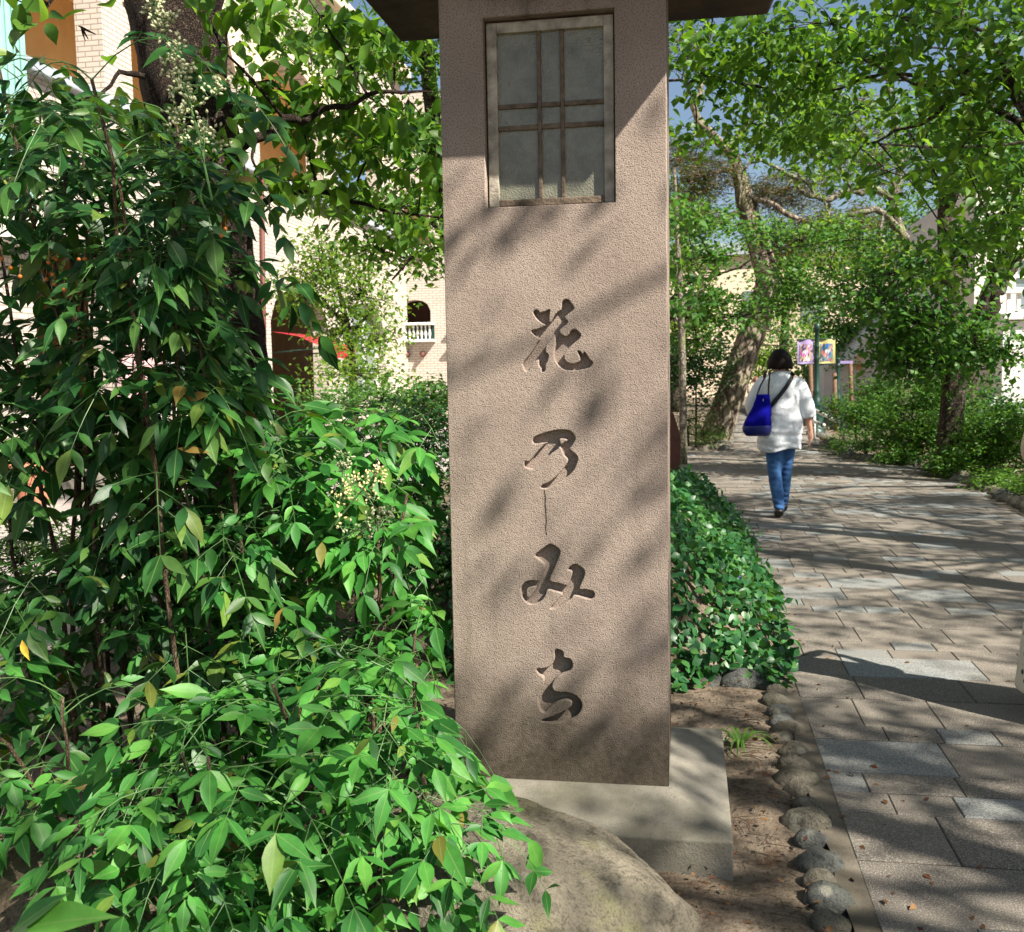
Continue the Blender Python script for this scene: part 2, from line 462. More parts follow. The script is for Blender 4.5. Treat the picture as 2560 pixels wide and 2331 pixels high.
M['needle'] = leaf_mat('pine_needle', [(0.05, 0.09, 0.02), (0.07, 0.115, 0.03), (0.12, 0.10, 0.04), (0.16, 0.09, 0.05)], 0.25, 0.55, 0.3, (1.4, 1.3, 0.9))
M['grassy'] = leaf_mat('grass_blade', [(0.05, 0.13, 0.02), (0.08, 0.18, 0.025), (0.12, 0.23, 0.035)], 0.35, 0.4, 0.4)
M['feather'] = leaf_mat('feathery_leaf', [(0.03, 0.09, 0.014), (0.045, 0.125, 0.019), (0.065, 0.165, 0.024), (0.10, 0.20, 0.03)], 0.35, 0.5, 0.3)
M['litter'] = leaf_mat('dry_leaf', [(0.10, 0.045, 0.02), (0.15, 0.07, 0.03), (0.20, 0.11, 0.05), (0.09, 0.03, 0.015)], 0.12, 0.7, 0.2, (1.2, 1, 0.8))
M['yellow_leaf'] = plain('yellow_leaf', (0.62, 0.42, 0.05), 0.5, 0.2, 60)
M['bud'] = plain('flower_bud', (0.40, 0.42, 0.24), 0.5, 0.1)
M['berry'] = plain('orange_berry', (0.45, 0.14, 0.02), 0.35, 0.2)
M['petal'] = plain('violet_petal', (0.25, 0.2, 0.55), 0.5, 0.1)
M['brick_cream'] = brick_mat('cream_brick', (0.56, 0.49, 0.42), (0.50, 0.43, 0.37), (0.27, 0.23, 0.20))
M['cream'] = plain('cream_render', (0.68, 0.55, 0.40), 0.85, 0.05, 3, 0.15, 60)
M['ochre'] = plain('ochre_render', (0.70, 0.44, 0.19), 0.85, 0.06, 3, 0.2, 120)
M['pinkish'] = plain('pink_render', (0.62, 0.38, 0.30), 0.85, 0.05, 3)
M['coping'] = plain('slate_coping', (0.34, 0.37, 0.41), 0.6, 0.08, 8)
M['teal'] = plain('teal_paint', (0.26, 0.47, 0.42), 0.5, 0.06, 5)
M['white'] = plain('white_paint', (0.78, 0.76, 0.72), 0.6, 0.04, 6)
M['offwhite'] = plain('offwhite_render', (0.70, 0.65, 0.57), 0.85, 0.05, 2, 0.1, 60)
M['dark'] = plain('dark_interior', (0.10, 0.045, 0.03), 0.8, 0.15, 4)
M['glass'] = plain('window_glass', (0.16, 0.2, 0.21), 0.12, 0.1, 4, sp=0.8)
M['red'] = plain('red_awning_cloth', (0.32, 0.012, 0.02), 0.7, 0.1, 12)
M['terracotta'] = plain('terracotta', (0.42, 0.17, 0.10), 0.8, 0.1, 14, 0.2, 120)
M['post'] = plain('green_cast_iron', (0.008, 0.040, 0.030), 0.42, 0.2, 30, sp=0.5)
M['brown_board'] = plain('brown_board', (0.11, 0.035, 0.025), 0.6, 0.15, 20)
M['stake'] = plain('wooden_stake', (0.15, 0.085, 0.05), 0.8, 0.2, 30)
M['steel'] = plain('pale_rail', (0.6, 0.6, 0.58), 0.45, 0.05)
M['skin'] = plain('skin', (0.50, 0.27, 0.19), 0.55, 0.05)
M['hair'] = plain('black_hair', (0.010, 0.006, 0.005), 0.6, 0.3, 90, 0.5, 140, sp=0.15)
M['hair_brown'] = plain('brown_hair', (0.14, 0.05, 0.025), 0.5, 0.25, 90)
M['black'] = plain('black_strap', (0.012, 0.012, 0.016), 0.6, 0.2)
M['shoe'] = plain('black_shoe', (0.012, 0.011, 0.011), 0.45, 0.2)
M['beige'] = plain('beige_cloth', (0.58, 0.49, 0.37), 0.9, 0.05, 10)

# ------------------------------------------------------------------ ground, path
def sheet(name, pts, mat, z):
    mb = MB(); mb.add([(x, y, z) for x, y in pts], [tuple(range(len(pts)))])
    o = mb.build(name, mat); o['kind'] = 'structure'; return o
def ground_mesh():
    # fine near the camera so that the soil is uneven, one sheet to the horizon
    xs = np.unique(np.concatenate([np.linspace(-400, -10, 8), np.linspace(-10, -2.4, 24), np.linspace(-2.4, 0.36, 70), np.linspace(0.36, 0.5, 3), np.linspace(0.5, 400, 14)]))
    ys = np.unique(np.concatenate([np.linspace(-400, 0, 8), np.linspace(0, 1.4, 12), np.linspace(1.4, 6.5, 110), np.linspace(6.5, 20, 30), np.linspace(20, 500, 14)]))
    X, Y = np.meshgrid(xs, ys)
    Z = np.zeros_like(X)
    for i in range(X.shape[0]):
        for j in range(X.shape[1]):
            x, y = X[i, j], Y[i, j]
            if -2.4 <= x < 0.36 and 1.4 < y < 6.5:
                e = min(1, (0.36 - x) / 0.1)
                Z[i, j] = e * (0.035 * mnoise.noise(Vector((x * 2.2, y * 2.2, 0))) + 0.012 * mnoise.noise(Vector((x * 11, y * 11, 3))) + 0.012)
            if -7.0 < x <= -2.6 and y > 6: Z[i, j] = -0.004
    n, mcol = X.shape
    V = np.stack([X, Y, Z], -1).reshape(-1, 3)
    idx = np.arange(n * mcol).reshape(n, mcol)
    Fa = np.stack([idx[:-1, :-1], idx[:-1, 1:], idx[1:, 1:], idx[1:, :-1]], -1).reshape(-1, 4)
    return npmesh('ground', V, Fa, smooth=True)
g = obj('ground', ground_mesh(), M['soil']); g['kind'] = 'structure'

path_poly = [(0.46, -3), (0.46, 6.2), (0.40, 8.6), (0.25, 10.1), (-2.6, 10.3), (-2.6, 18.0), (0.70, 18.1), (0.85, 21), (1.2, 28), (2.1, 40), (4.2, 52), (5.6, 52), (4.0, 40), (2.95, 28), (2.62, 20), (2.4, 17.0), (2.7, 15.9), (3.25, 15.2), (3.28, 12), (3.12, 9.6), (3.2, 6), (3.3, -3)]
path = sheet('path', path_poly, M['joint'], 0.0185)
def inside(poly, x, y):
    c = False; j = len(poly) - 1
    for i in range(len(poly)):
        xi, yi = poly[i]; xj, yj = poly[j]
        if (yi > y) != (yj > y) and x < (xj - xi) * (y - yi) / (yj - yi) + xi: c = not c
        j = i
    return c
# rows of slabs read off the photograph (far edge of each row), then repeating
rows = [2.28, 2.58, 2.91, 3.235, 3.396, 3.565, 3.89, 4.05, 4.39, 4.715, 5.03, 5.19, 5.335, 5.64, 5.99, 6.14, 6.33]
pat = [0.33, 0.33, 0.165, 0.165, 0.33, 0.165, 0.33, 0.33, 0.33, 0.165, 0.165]
k = 0
while rows[-1] < 34:
    rows.append(rows[-1] + pat[k % len(pat)]); k += 1
pr = random.Random(5)
pavers = []
for i in range(len(rows) - 1):
    y0, y1 = rows[i], rows[i + 1]
    h = y1 - y0
    ym = (y0 + y1) / 2
    x = 0.475 + (pr.uniform(-0.2, 0) if ym > 10 else 0)
    if ym > 10.3: x = -2.6
    first = True
    while x < 3.35:
        w = pr.choice([0.3, 0.3, 0.45, 0.6, 0.4]) if h > 0.25 else pr.choice([0.165, 0.2, 0.25, 0.25, 0.3])
        if first and ym < 10: w *= pr.uniform(0.45, 1.0)
        first = False
        if inside(path_poly, x + w * 0.2, ym) and inside(path_poly, x + w * 0.8, ym):
            u, v = px((x + w / 2, ym, 0))
            uu, vv = px((x, ym, 0))
            if -150 < u < 2560 + 250 or uu < 2560:
                if v < 2500:
                    blue = pr.random() < (0.34 if h < 0.25 else 0.17)
                    pavers.append((x, y0, w, h, blue, u, v))
        x += w
def paver_geo(w, h, z0, z1):
    g_ = 0.0040; b = 0.003; gx = 0.0018
    return MB().add([(gx,g_,z0),(w-gx,g_,z0),(w-gx,h-g_,z0),(gx,h-g_,z0),
                     (gx,g_,z1-b),(w-gx,g_,z1-b),(w-gx,h-g_,z1-b),(gx,h-g_,z1-b),
                     (gx+b,g_+b,z1),(w-gx-b,g_+b,z1),(w-gx-b,h-g_-b,z1),(gx+b,h-g_-b,z1)],
                    [(0,1,5,4),(1,2,6,5),(2,3,7,6),(3,0,4,7),(4,5,9,8),(5,6,10,9),(6,7,11,10),(7,4,8,11),(8,9,10,11)])
vis = [p for p in pavers if p[5] - 100 < 2560 and p[5] > 1600]
near = vis[:300]; rest = [p for p in pavers if p not in near]
cache = {}
for (x, y, w, h, blue, u, v) in near:
    tb = round(pr.choice((0.82, 0.88, 0.94, 1.0)) if blue else pr.uniform(0, 0.78), 1)
    kk = (round(w, 2), round(h, 2), tb)
    if kk not in cache:
        me = paver_geo(w, h, 0.0, 0.016).mesh('paver')
        a = me.attributes.new('tint', 'FLOAT', 'FACE')
        a.data.foreach_set('value', [tb] * len(me.polygons))
        me.materials.append(M['paver']); cache[kk] = me
    o = bpy.data.objects.new('paver', cache[kk]); COL.objects.link(o); o.parent = path
    o.location = (x, y, 0.007 + pr.uniform(-0.0015, 0.0015))
    o.rotation_euler = (pr.uniform(-0.003, 0.003), pr.uniform(-0.003, 0.003), 0)
V = []; Fs = []; T = []
for (x, y, w, h, blue, u, v) in rest:
    mb = paver_geo(w, h, 0, 0.016); b = len(V)
    V += [(p[0] + x, p[1] + y, p[2] + 0.007) for p in mb.v]; Fs += [tuple(i + b for i in f) for f in mb.f]
    T += [pr.uniform(0.8, 1.0) if blue else pr.uniform(0, 0.78)] * len(mb.f)
me = npmesh('far_paving', V, Fs, T)
fp = obj('far_paving', me, M['paver'], path); fp['kind'] = 'stuff'
# the walk on the far side of the planting, in front of the shops
lw = sheet('shop_pavement', [(-7.72, -5), (-3.7, -5), (-3.2, 8), (-3.4, 16), (-3.6, 27.9), (-7.72, 27.9)], plain('shop_paving', (0.30, 0.27, 0.25), 0.8, 0.1, 5, 0.3, 60), 0.008)

# ------------------------------------------------------------------ stones
def stone_mesh(name, seed, sub=2, amp=0.22, flat=0.0, freq=1.3):
    bm = bmesh.new(); bmesh.ops.create_icosphere(bm, subdivisions=sub, radius=1.0)
    off = Vector((seed * 7.3, seed * 3.1, seed * 1.7))
    for v in bm.verts:
        n = mnoise.noise(v.co * freq + off) * amp + mnoise.noise(v.co * freq * 2.7 + off) * amp * 0.4
        v.co *= 1 + n
        if flat: v.co.z = max(v.co.z, -flat)
    me = bpy.data.meshes.new(name); bm.to_mesh(me); bm.free()
    for p in me.polygons: p.use_smooth = True
    return me
STONES = []
for i in range(10):
    me = stone_mesh('stone', i + 1, 3, 0.20, 0.0, 1.4); me.materials.append(M['cobble2'] if i % 4 == 1 else M['cobble']); STONES.append(me)
def stone_row(name, label, pts, size, group=None):
    root = empty(name, (pts[0][0], pts[0][1], 0), label, 'stone edging', group)
    for i, (x, y, s) in enumerate(pts):
        o = bpy.data.objects.new('stone', STONES[pr.randrange(10)]); COL.objects.link(o); o.parent = root
        s *= size
        o.location = (x - root.location.x, y - root.location.y, s * 0.06)
        o.scale = (s * pr.uniform(0.9, 1.25), s * pr.uniform(0.7, 1.0), s * pr.uniform(0.62, 0.85))
        o.rotation_euler = (pr.uniform(-0.3, 0.3), pr.uniform(-0.3, 0.3), pr.uniform(-0.5, 0.5))
    return root
def walk(poly, step, jit=0.02):
    out = []; carry = 0
    for (a, b) in zip(poly[:-1], poly[1:]):
        L = math.dist(a, b); t = carry
        while t < L:
            f = t / L
            s = pr.uniform(0.75, 1.2)
            out.append((a[0] + (b[0] - a[0]) * f + pr.uniform(-jit, jit), a[1] + (b[1] - a[1]) * f + pr.uniform(-jit, jit), s))
            t += step * s
        carry = t - L
    return out
stone_row('stone_edging', 'row of small rounded cobbles between bare soil and slab path by pillar', walk([(0.375, 2.2), (0.37, 4.0), (0.36, 6.1)], 0.118), 0.058)
stone_row('stone_edging', 'low grey cobble edging along the right side of the path', walk([(3.30, 8.2), (3.26, 10), (3.38, 12), (3.36, 15.2), (2.85, 15.95), (2.55, 16.9), (2.7, 18.5), (2.78, 22)], 0.23, 0.03), 0.125)
stone_row('stone_edging', 'pale cobbles bordering the planted bed below the leaning pine', walk([(-2.4, 18.15), (0.62, 18.2), (0.76, 20.5), (0.95, 24)], 0.26, 0.04), 0.13)
stone_row('stone_edging', 'two pale stones closing off the periwinkle bed beside the pillar plinth', [(0.09, 4.62, 1.2), (0.25, 4.60, 1.45)], 0.075)
mb = MB(); q = [(0.405 + pr.uniform(-0.008, 0.008), y) for y in np.linspace(1.9, 6.1, 40)]
for (a, b) in zip(q[:-1], q[1:]):
    mb.add([(a[0], a[1], 0.0195), (0.4785, a[1], 0.0203), (0.4785, b[1], 0.0203), (b[0], b[1], 0.0195)], [(0, 1, 2, 3)])
o = mb.build('mortar_strip', M['mortar']); o['kind'] = 'structure'

def boulder(name, label, c, s, rot, seed, mat, amp=0.2, freq=1.0):
    me = stone_mesh(name, seed, 5, amp, 0.0, freq)
    for v in me.vertices:
        w = v.co * 9 + Vector((seed, 0, 0))
        v.co *= 1 + 0.03 * mnoise.noise(w * 0.45) + 0.02 * mnoise.noise(w) + 0.010 * mnoise.noise(w * 2.3)
    o = obj(name, me, mat); o.location = c; o.scale = s; o.rotation_euler = rot
    return tag(o, label, 'rock')
boulder('boulder', 'lichen mottled sandy boulder lying against the front of the pillar plinth', (-0.51, 2.43, 0.02), (0.56, 0.36, 0.31), (0.05, 0.12, -0.12), 3, M['rock'], 0.14)
boulder('boulder', 'brown sunlit boulder under the nandina at the lower left', (-1.58, 2.10, -0.02), (0.5, 0.38, 0.31), (0.1, -0.1, 0.3), 8, M['rock2'], 0.18)

# ------------------------------------------------------------------ the stone pillar
PX0, PX1, YF, YB, PZ0, PZT = -0.712, -0.054, 3.0, 3.50, 0.165, 2.66
def onface(pts, sc, ox, oy):
    out = []
    for (a, b) in pts:
        p = at(ox + a * sc, oy + b * sc, YF); out.append((p.x, p.z))
    return out
S1 = 220 / 1836; S3 = 640 / 1567
hana = [(1040,230),(1080,175),(1130,160),(1185,178),(1235,245),(1285,325),(1268,385),(1180,450),(1098,525),(1120,575),(1155,622),(1140,668),(1060,735),(985,802),(1005,872),(1060,912),(1120,935),(1180,892),(1212,832),(1260,792),(1320,790),(1390,840),(1430,902),(1408,962),(1350,1022),(1270,1087),(1180,1170),(1112,1260),(1082,1332),(1092,1410),(1150,1480),(1250,1507),(1350,1490),(1420,1430),(1402,1335),(1360,1240),(1420,1252),(1472,1302),(1500,1252),(1550,1312),(1605,1400),(1680,1472),(1660,1532),(1600,1582),(1450,1622),(1250,1640),(1080,1620),(980,1542),(905,1442),(882,1362),(890,1200),(908,1100),(900,950),(865,940),(785,1015),(702,1130),(698,1255),(750,1310),(742,1420),(692,1530),(682,1650),(622,1670),(605,1600),(558,1530),(552,1420),(500,1430),(450,1465),(382,1582),(332,1652),(268,1640),(238,1560),(220,1492),(340,1340),(440,1200),(530,1052),(585,980),(500,932),(440,882),(395,812),(500,790),(600,752),(688,692),(620,650),(540,590),(470,500),(438,430),(468,386),(520,380),(556,410),(582,436),(640,430),(720,396),(784,376),(770,480),(768,600),(795,648),(882,502),(962,412),(1022,368)]
nai = [(355,300),(500,225),(700,165),(880,130),(1050,135),(1150,170),(1210,240),(1235,312),(1200,390),(1150,470),(1112,520),(1180,590),(1250,650),(1285,722),(1262,830),(1212,950),(1130,1050),(1000,1150),(870,1230),(740,1300),(660,1345),(512,1335),(560,1270),(650,1240),(780,1150),(900,1040),(990,930),(1060,830),(1078,742),(1010,660),(955,560),(918,478),(845,545),(730,622),(600,760),(470,870),(360,950),(270,932),(190,910),(170,850),(182,780),(240,792),(290,770),(380,660),(480,540),(600,432),(640,396),(520,402),(370,415)]
nai_i = [(905,322),(1000,312),(1070,344),(990,402),(932,438)]
mi = [(630,338),(690,290),(730,273),(782,312),(766,375),(736,440),(718,497),(780,512),(826,526),(846,490),(858,440),(832,426),(855,402),(886,397),(932,435),(924,485),(900,545),(940,550),(984,560),(993,585),(975,608),(930,600),(872,585),(850,606),(800,640),(760,662),(722,666),(768,615),(798,577),(750,560),(706,551),(690,590),(660,625),(610,642),(575,626),(550,590),(545,540),(570,505),(610,495),(658,495),(676,450),(690,400),(655,366)]
mi_i = [(577,552),(602,534),(638,532),(624,566),(602,592),(582,598)]
chi = [(750,928),(766,915),(800,930),(806,965),(845,976),(860,1010),(850,1040),(825,1055),(790,1070),(756,1095),(735,1130),(740,1165),(772,1178),(830,1180),(880,1200),(910,1235),(916,1270),(895,1312),(850,1347),(790,1364),(720,1364),(667,1352),(740,1326),(815,1292),(850,1266),(855,1238),(822,1224),(770,1236),(722,1270),(686,1303),(660,1280),(648,1230),(655,1190),(680,1140),(686,1097),(655,1067),(640,1036),(690,1033),(730,1011),(750,976)]
crack = [(688,0),(694,60),(700,120),(697,170),(702,208),(706,206),(702,168),(705,118),(699,58),(694,0)]
crack0 = [(590,1400),(610,1550),(600,1700),(615,1836),(640,1836),(626,1700),(636,1550),(618,1400)]
WX0, WX1, WZ0, WZ1 = -0.582, -0.200, 1.910, 2.452      # window opening
holes = [closed_spline(onface(g_, s, ox, oy), 3) for (g_, s, ox, oy) in
         ((hana, S1, 1280, 730), (nai, S1, 1290, 1060), (nai_i, S1, 1290, 1060), (mi, S3, 1080, 1250), (mi_i, S3, 1080, 1250), (chi, S3, 1080, 1250))]
win = np.array([(WX0, WZ0), (WX1, WZ0), (WX1, WZ1), (WX0, WZ1)])
def plate(contours, y0, y1, bev=0.0):
    cu = bpy.data.curves.new('tmp', 'CURVE'); cu.dimensions = '2D'; cu.fill_mode = 'BOTH'
    for c in contours:
        s = cu.splines.new('POLY'); s.points.add(len(c) - 1)
        for i, p in enumerate(c): s.points[i].co = (p[0], p[1], 0, 1)
        s.use_cyclic_u = True
    cu.extrude = (y1 - y0) / 2 - bev
    if bev:
        cu.bevel_depth = bev; cu.bevel_resolution = 1; cu.offset = -bev
    o = bpy.data.objects.new('tmp', cu); COL.objects.link(o)
    dg = bpy.context.evaluated_depsgraph_get()
    me = bpy.data.meshes.new_from_object(o.evaluated_get(dg))
    bpy.data.objects.remove(o); bpy.data.curves.remove(cu)
    me.transform(Matrix(((1, 0, 0, 0), (0, 0, -1, (y0 + y1) / 2), (0, 1, 0, 0), (0, 0, 0, 1))))
    return me
pillar = empty('stone_pillar', ((PX0 + PX1) / 2, 3.25, 0), 'tall sand-rendered roadside pillar with carved characters, small window and dark roof', 'pillar')
rect = lambda i: np.array([(PX0 + i, PZ0), (PX1 - i, PZ0), (PX1 - i, PZT), (PX0 + i, PZT)])
bm = bmesh.new()
for me in (plate([rect(0), win] + holes, YF, YF + 0.024, 0.003), plate([rect(0.007), win], YF + 0.0238, YF + 0.052), ):
    bm.from_mesh(me)
me = MB().box(PX0 + 0.001, PX1 - 0.001, YF + 0.0519, YB, PZ0, PZT).mesh('b', bevel=0.006); bm.from_mesh(me)
me = bpy.data.meshes.new('shaft'); bm.to_mesh(me); bm.free()
shaft = obj('shaft', me, M['stucco'], pillar)
# hairline crack running down from the second character
ck = [at(*q, YF) for q in ((1361, 1226), (1364, 1245), (1363, 1262), (1365, 1285), (1366, 1305), (1364, 1322), (1367, 1338))]
mbk = MB()
for a_, b_ in zip(ck[:-1], ck[1:]):
    wa, wb = random.uniform(0.0012, 0.0026), random.uniform(0.0012, 0.0026)
    mbk.add([(a_.x - wa, YF - 0.0005, a_.z), (a_.x + wa, YF - 0.0005, a_.z), (b_.x + wb, YF - 0.0005, b_.z), (b_.x - wb, YF - 0.0005, b_.z)], [(0, 1, 2, 3)])
mbk.build('crack', plain('crack_dirt', (0.035, 0.026, 0.018), 0.95, 0.4, 120), pillar)
# window: frame, bars, nine panes
def wpt(x, y): p = at(x, y, YF + 0.035); return p.x, p.z
wroot = empty('window', (0, 0, 0)); wroot.parent = pillar; wroot.location = -pillar.location
wx = [-0.577, -0.548, -0.5445, -0.4262, -0.4125, -0.3605, -0.3475, -0.2315, -0.205]
fz0, fz1 = 1.915, 2.444
yb = YF + 0.0505
def slat(nm, x0, x1, z0, z1, d, mat):
    return MB().box(x0, x1, yb - d, yb, z0, z1).build(nm, mat, wroot, bevel=0.002)
slat('frame', -0.577, -0.547, fz0, fz1, 0.022, M['wood_paint']); slat('frame', -0.2335, -0.205, fz0, fz1, 0.022, M['wood_paint'])
slat('frame', -0.5468, -0.2337, fz1 - 0.03, fz1, 0.021, M['wood_paint']); slat('frame', -0.5468, -0.2337, fz0, fz0 + 0.02, 0.021, M['wood_bare'])
gx = [-0.5468, -0.4290, -0.4175, -0.3615, -0.3500, -0.2337]
gz = [fz0 + 0.02, 2.136, 2.150, 2.199, 2.212, fz1 - 0.03]
slat('bar', gx[1], gx[2], gz[0], gz[5], 0.016, M['wood_bare']); slat('bar', gx[3], gx[4], gz[0], gz[5], 0.016, M['wood_bare'])
for (a, b) in ((1, 2), (3, 4)):
    for (i, j) in ((0, 1), (2, 3), (4, 5)):
        slat('bar', gx[i] + 0.0004, gx[j] - 0.0004, gz[a], gz[b], 0.0145, M['wood_bare'])
mt, nt, bs = new_mat('frosted_glass')
p_ = pos(nt)
vv_ = nd(nt, 'TexVoronoi', Scale=190.0); wire(nt, p_, vv_.inputs['Vector'])
d_ = noise(nt, p_, 12.0, 5, 0.65)
c_ = ramp(nt, d_, [(0.3, (0.12, 0.12, 0.088)), (0.58, (0.20, 0.198, 0.145)), (0.70, (0.12, 0.075, 0.04))]).outputs[0]
wire(nt, c_, bs.inputs['Base Color']); bs.inputs['Roughness'].default_value = 0.24; spec(bs, 0.8)
bump(nt, bs, vv_.outputs[0], 0.5, 0.003)
M['frosted'] = mt
for i, j in ((0, 1), (2, 3), (4, 5)):
    for a, b in ((0, 1), (2, 3), (4, 5)):
        MB().box(gx[i] - 0.003, gx[j] + 0.003, yb - 0.007, yb - 0.003, gz[a] - 0.003, gz[b] + 0.003).build('pane', M['frosted'], wroot)
# plinth: block with a sloping top running up to the shaft
pr_x0, pr_x1, pr_y0, pr_y1, pt = PX0 - 0.18, 0.127, 2.79, 3.71, 0.107
V = [(pr_x0,pr_y0,-0.1),(pr_x1,pr_y0,-0.1),(pr_x1,pr_y1,-0.1),(pr_x0,pr_y1,-0.1),
     (pr_x0,pr_y0,pt),(pr_x1,pr_y0,pt),(pr_x1,pr_y1,pt),(pr_x0,pr_y1,pt),
     (PX0-0.004,YF-0.004,0.172),(PX1+0.004,YF-0.004,0.172),(PX1+0.004,YB+0.004,0.172),(PX0-0.004,YB+0.004,0.172)]
MB().add(V, [(0,3,2,1),(0,1,5,4),(1,2,6,5),(2,3,7,6),(3,0,4,7),(4,5,9,8),(5,6,10,9),(6,7,11,10),(7,4,8,11),(8,9,10,11)]).build('plinth', M['plinth'], pillar, bevel=0.005)
# roof: wide slab with a low hipped top
rx0, rx1, ry0, ry1 = PX0 - 0.335, PX1 + 0.337, YF - 0.32, 3.80
V = [(rx0,ry0,2.661),(rx1,ry0,2.661),(rx1,ry1,2.661),(rx0,ry1,2.661),(rx0-0.025,ry0-0.025,2.72),(rx1+0.025,ry0-0.025,2.72),(rx1+0.025,ry1+0.025,2.72),(rx0-0.025,ry1+0.025,2.72),
     (rx0+0.45,ry0+0.42,2.98),(rx1-0.45,ry0+0.42,2.98),(rx1-0.45,ry1-0.42,2.98),(rx0+0.45,ry1-0.42,2.98)]
MB().add(V, [(0,3,2,1),(0,1,5,4),(1,2,6,5),(2,3,7,6),(3,0,4,7),(4,5,9,8),(5,6,10,9),(6,7,11,10),(7,4,8,11),(8,9,10,11)]).build('roof', M['roof'], pillar, bevel=0.008)

# ------------------------------------------------------------------ leaves
def leaf_template(prof, fold=0.25, droop=0.12, curl=0.0):
    """prof: list of (t, halfwidth); base at 0 and tip at 1 along x; midrib plus two edges"""
    mid = [(t, 0.0, -droop * t * t) for t, w in prof]
    V = list(mid); n = len(prof); Fs = []
    L = {}; R = {}
    for i, (t, w) in enumerate(prof):
        if w > 0:
            z = -droop * t * t + fold * w + curl * w * math.sin(t * 9)
            L[i] = len(V); V.append((t, w, z)); R[i] = len(V); V.append((t, -w, z))
    for i in range(n - 1):
        for D, s in ((L, 1), (R, -1)):
            a, b = D.get(i), D.get(i + 1)
            if a is None and b is not None: f = (i, i + 1, b)
            elif a is not None and b is None: f = (i, i + 1, a)
            elif a is not None: f = (i, i + 1, b, a)
            else: continue
            Fs.append(f if s > 0 else f[::-1])
    return V, Fs
NAND = [leaf_template([(0,0),(0.10,0.055),(0.25,0.135),(0.42,0.17),(0.60,0.145),(0.78,0.075),(0.9,0.028),(1,0)], f, d, c)
        for f, d, c in ((0.25,0.10,0.0),(0.4,0.18,0.05),(0.15,0.05,0.08),(0.5,0.25,-0.04),(0.3,-0.04,0.05),(0.2,0.30,0.0))]
WIDE = [leaf_template([(0,0),(0.08,0.09),(0.25,0.20),(0.45,0.235),(0.65,0.19),(0.83,0.09),(0.93,0.03),(1,0)], f, d, c)
        for f, d, c in ((0.25,0.15,0.03),(0.35,0.3,0.05),(0.12,0.05,-0.05))]
def tri_template(w, mid=0.42, fold=0.25, droop=0.15):
    V = [(0,0,0),(mid,w,fold*w),(1,0,-droop),(mid,-w,fold*w),(0.5,0,-droop*0.3)]
    return np.array(V), np.array([(0,4,1),(4,2,1),(0,3,4),(4,3,2)])
_hp = [(0,0),(0.12,0.12),(0.33,0.225),(0.55,0.225),(0.78,0.12),(0.9,0.045),(1,0)]
_hv, _hf = leaf_template(_hp, 0.28, 0.22, 0.05)
HI = (np.array(_hv), np.array([t for f in _hf for t in ([f] if len(f) == 3 else [(f[0], f[1], f[2]), (f[0], f[2], f[3])])]))
def frames(D, Nn):
    D = unit(D); Yv = unit(np.cross(Nn, D)); Zv = np.cross(D, Yv)
    return D, Yv, Zv
def cloud(name, P, D, Nn, size, w=0.27, mat=None, parent=None, kind='stuff', mid=0.42, fold=0.25, droop=0.15, hi=False):
    P, D, Nn = map(lambda a: np.asarray(a, float), (P, D, Nn)); n = len(P)
    T, Fa = HI if hi else tri_template(w, mid, fold, droop)
    if hi: T = T * np.array([1, w / 0.225, 1])
    A, B, Cc = frames(D, Nn)
    S = np.broadcast_to(np.asarray(size, float), (n,))[:, None, None]
    V = P[:, None, :] + S * (T[None, :, 0:1] * A[:, None] + T[None, :, 1:2] * B[:, None] + T[None, :, 2:3] * Cc[:, None])
    Fs = (Fa[None] + (np.arange(n) * len(T))[:, None, None]).reshape(-1, 3)
    me = npmesh(name, V.reshape(-1, 3), Fs, np.repeat(RNG.random(n), len(Fa)))
    o = obj(name, me, mat, parent)
    if kind: o['kind'] = kind
    return o
def clump_leaves(c, r, n, sub=None, size=0.08, spread=0.16, droop=0.5, gap=None):
    """leaf seats in an ellipsoid, gathered on sub-clusters (twig ends)"""
    c = np.asarray(c, float); r = np.asarray(r, float)
    sub = sub or max(4, n // 22)
    q = RNG.normal(size=(sub, 3)); q = q / np.linalg.norm(q, axis=1)[:, None] * (RNG.random((sub, 1)) ** 0.45)
    seats = c + q * r
    k = RNG.integers(0, sub, n)
    P = seats[k] + RNG.normal(size=(n, 3)) * spread * np.array([1, 1, 0.55])
    D = RNG.normal(size=(n, 3)); D[:, 2] = D[:, 2] * 0.35 - droop
    Nn = RNG.normal(size=(n, 3)) * 0.5 + np.array([0.1, -0.1, 1.0])
    return P, D, Nn, size * RNG.uniform(0.65, 1.2, n), seats

